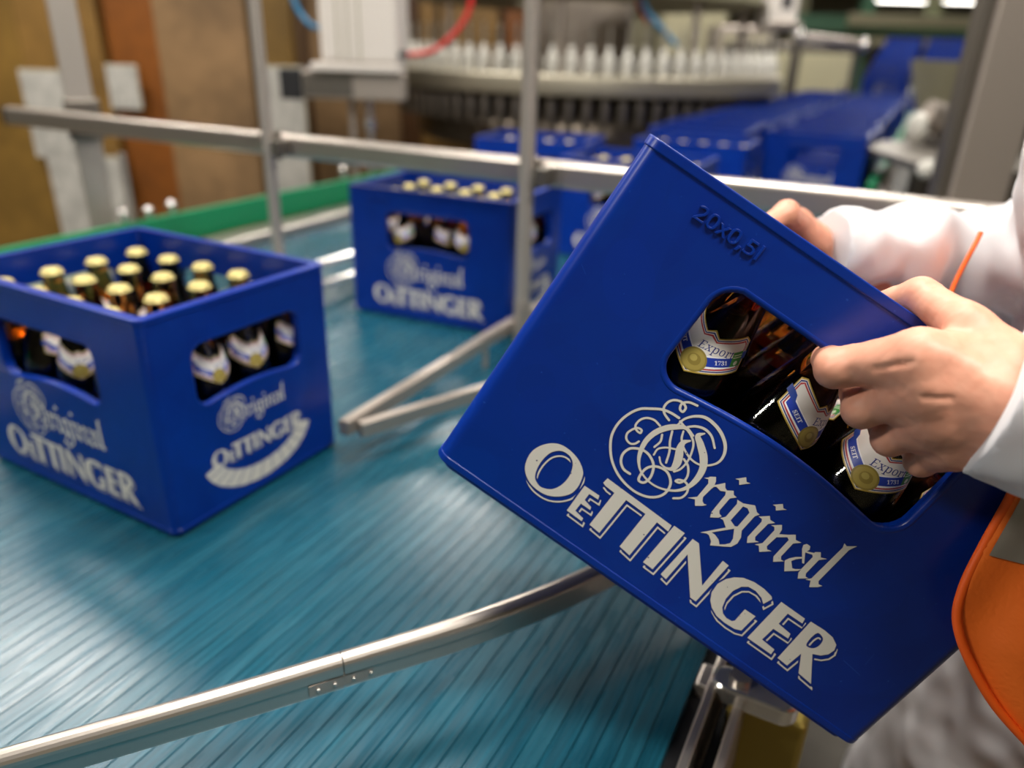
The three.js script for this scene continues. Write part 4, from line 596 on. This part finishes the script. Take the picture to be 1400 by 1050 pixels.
  const sheet = (i0, i1, j0, j1, off, thick) => { const g = new THREE.BufferGeometry(), Q = [], X = []; const ni = i1 - i0, nj = j1 - j0; const pt = (i, j) => colsC[i].getPoint(j / 60); const nor = (i, j) => { const a = pt(Math.min(i + 1, nu), j).sub(pt(Math.max(i - 1, 0), j)), b = colsC[i].getPoint(Math.min(1, (j + 1) / 60)).sub(colsC[i].getPoint(Math.max(0, (j - 1) / 60))); return b.cross(a).normalize(); };
    for (const s of [0, 1]) for (let j = 0; j <= nj; j++) for (let i = 0; i <= ni; i++) { const n = nor(i0 + i, j0 + j); const p = pt(i0 + i, j0 + j); const wv = 0.003 * Math.sin((i0 + i) * 0.5 + (j0 + j) * 0.12); p.addScaledVector(n, off + wv + (s ? -thick : 0)); Q.push(p.x, p.y, p.z); }
    const S = (ni + 1) * (nj + 1), q = (a, b, c, d) => X.push(a, b, c, b, d, c);
    for (const s of [0, 1]) for (let j = 0; j < nj; j++) for (let i = 0; i < ni; i++) { const a = s * S + j * (ni + 1) + i; q(a, a + 1, a + ni + 1, a + ni + 2); }
    for (let j = 0; j < nj; j++) for (const i of [0, ni]) { const a = j * (ni + 1) + i; q(a, a + ni + 1, a + S, a + S + ni + 1); }
    for (let i = 0; i < ni; i++) for (const j of [0, nj]) { const a = j * (ni + 1) + i; q(a, a + 1, a + S, a + S + 1); }
    g.setAttribute('position', new THREE.Float32BufferAttribute(Q, 3)); g.setIndex(X); g.computeVertexNormals(); return g; };
  const vest = part('vest', boxUV(sheet(0, nu, 0, 60, 0, 0.0022), 6), M.vest, o); vest.userData.label = 'bright orange high-visibility vest';
  const hem = part('vest_binding', tube(edge.map((p) => p.clone()), 0.0032, 90, 10), M.vestEdge, vest);
  part('reflective_band', sheet(1, nu, 4, 13, 0.0012, 0.0004), M.reflect, vest).userData.label = 'grey reflective band';
  // far front edge of the vest showing between the sleeves
  const fe = [pxp(1341, 318, 0.70), pxp(1330, 340, 0.69), pxp(1318, 362, 0.685), pxp(1306, 386, 0.68), pxp(1296, 410, 0.675)];
  part('vest_binding', tube(fe, 0.0022, 40, 8), M.vestEdge, vest);
  part('far_panel', (() => { const g = new THREE.BufferGeometry(), P = [], I = []; fe.forEach((p) => { const d = p.clone().sub(camera.position).normalize(), e = p.clone().addScaledVector(d, 0.1); for (const q of [p, e]) P.push(q.x, q.y - 0.001, q.z, q.x + 0.0015, q.y + 0.001, q.z); }); for (let k = 0; k < fe.length - 1; k++) { const o4 = 4 * k, n4 = o4 + 4; for (const [a, b] of [[0, 2], [1, 3], [0, 1], [2, 3]]) I.push(o4 + a, o4 + b, n4 + a, o4 + b, n4 + b, n4 + a); } g.setAttribute('position', new THREE.Float32BufferAttribute(P, 3)); g.setIndex(I); const h = g.toNonIndexed(); h.computeVertexNormals(); return h; })(), M.vest, vest);
  part('back_panel', boxUV(netted((x, y, z) => { const w = y < 0.1 ? (0.1 - y) * 0.09 : 0, lean = 0.05 * sst(0.33, 0.47, y), q = Math.hypot(x - 0.645 + lean, (z + 0.625) * 0.76) - (0.158 + w); return Math.max(q, -(q + 0.013), 0.655 - x, y - 0.6, -0.02 - y); }, [0.62, -0.06, -0.9], [0.88, 0.64, -0.36], 0.0065), 6), M.vest, vest);
  // face
  for (const s of [-1, 1]) { part('eye', new THREE.SphereGeometry(0.0115, 16, 12).translate(0.531, 0.838, -0.625 + s * 0.032), M.offwhite, o); part('iris', new THREE.SphereGeometry(0.006, 12, 10).translate(0.5235, 0.838, -0.625 + s * 0.032), M.black, o); }
  part('lips', new THREE.SphereGeometry(0.02, 18, 10).scale(0.35, 0.3, 1).translate(0.527, 0.775, -0.625), paint(lin(0.45, 0.14, 0.11), 0.5), o);
  // safety shoes
  for (const s of [-1, 1]) part('shoe', (() => { const g = box(-0.16, 0.12, 0, 0.1, -0.052, 0.052, 0.04); g.translate(0.63, FLOOR, -0.625 + s * 0.105); return g; })(), M.black, o);
  part('hair', (() => { const f = (x, y, z) => Math.max(Math.hypot((x - 0.625) / 0.104, (y - 0.84) / 0.124, (z + 0.625) / 0.087) * 0.09 - 0.09, 0.05 - ((x - 0.615) + (y - 0.83) * 0.9 + 0.03)); return netted(f, [0.5, 0.7, -0.74], [0.76, 0.99, -0.51], 0.008); })(), paint(lin(0.05, 0.03, 0.018), 0.6), o);
}
renderer.render(scene, camera);
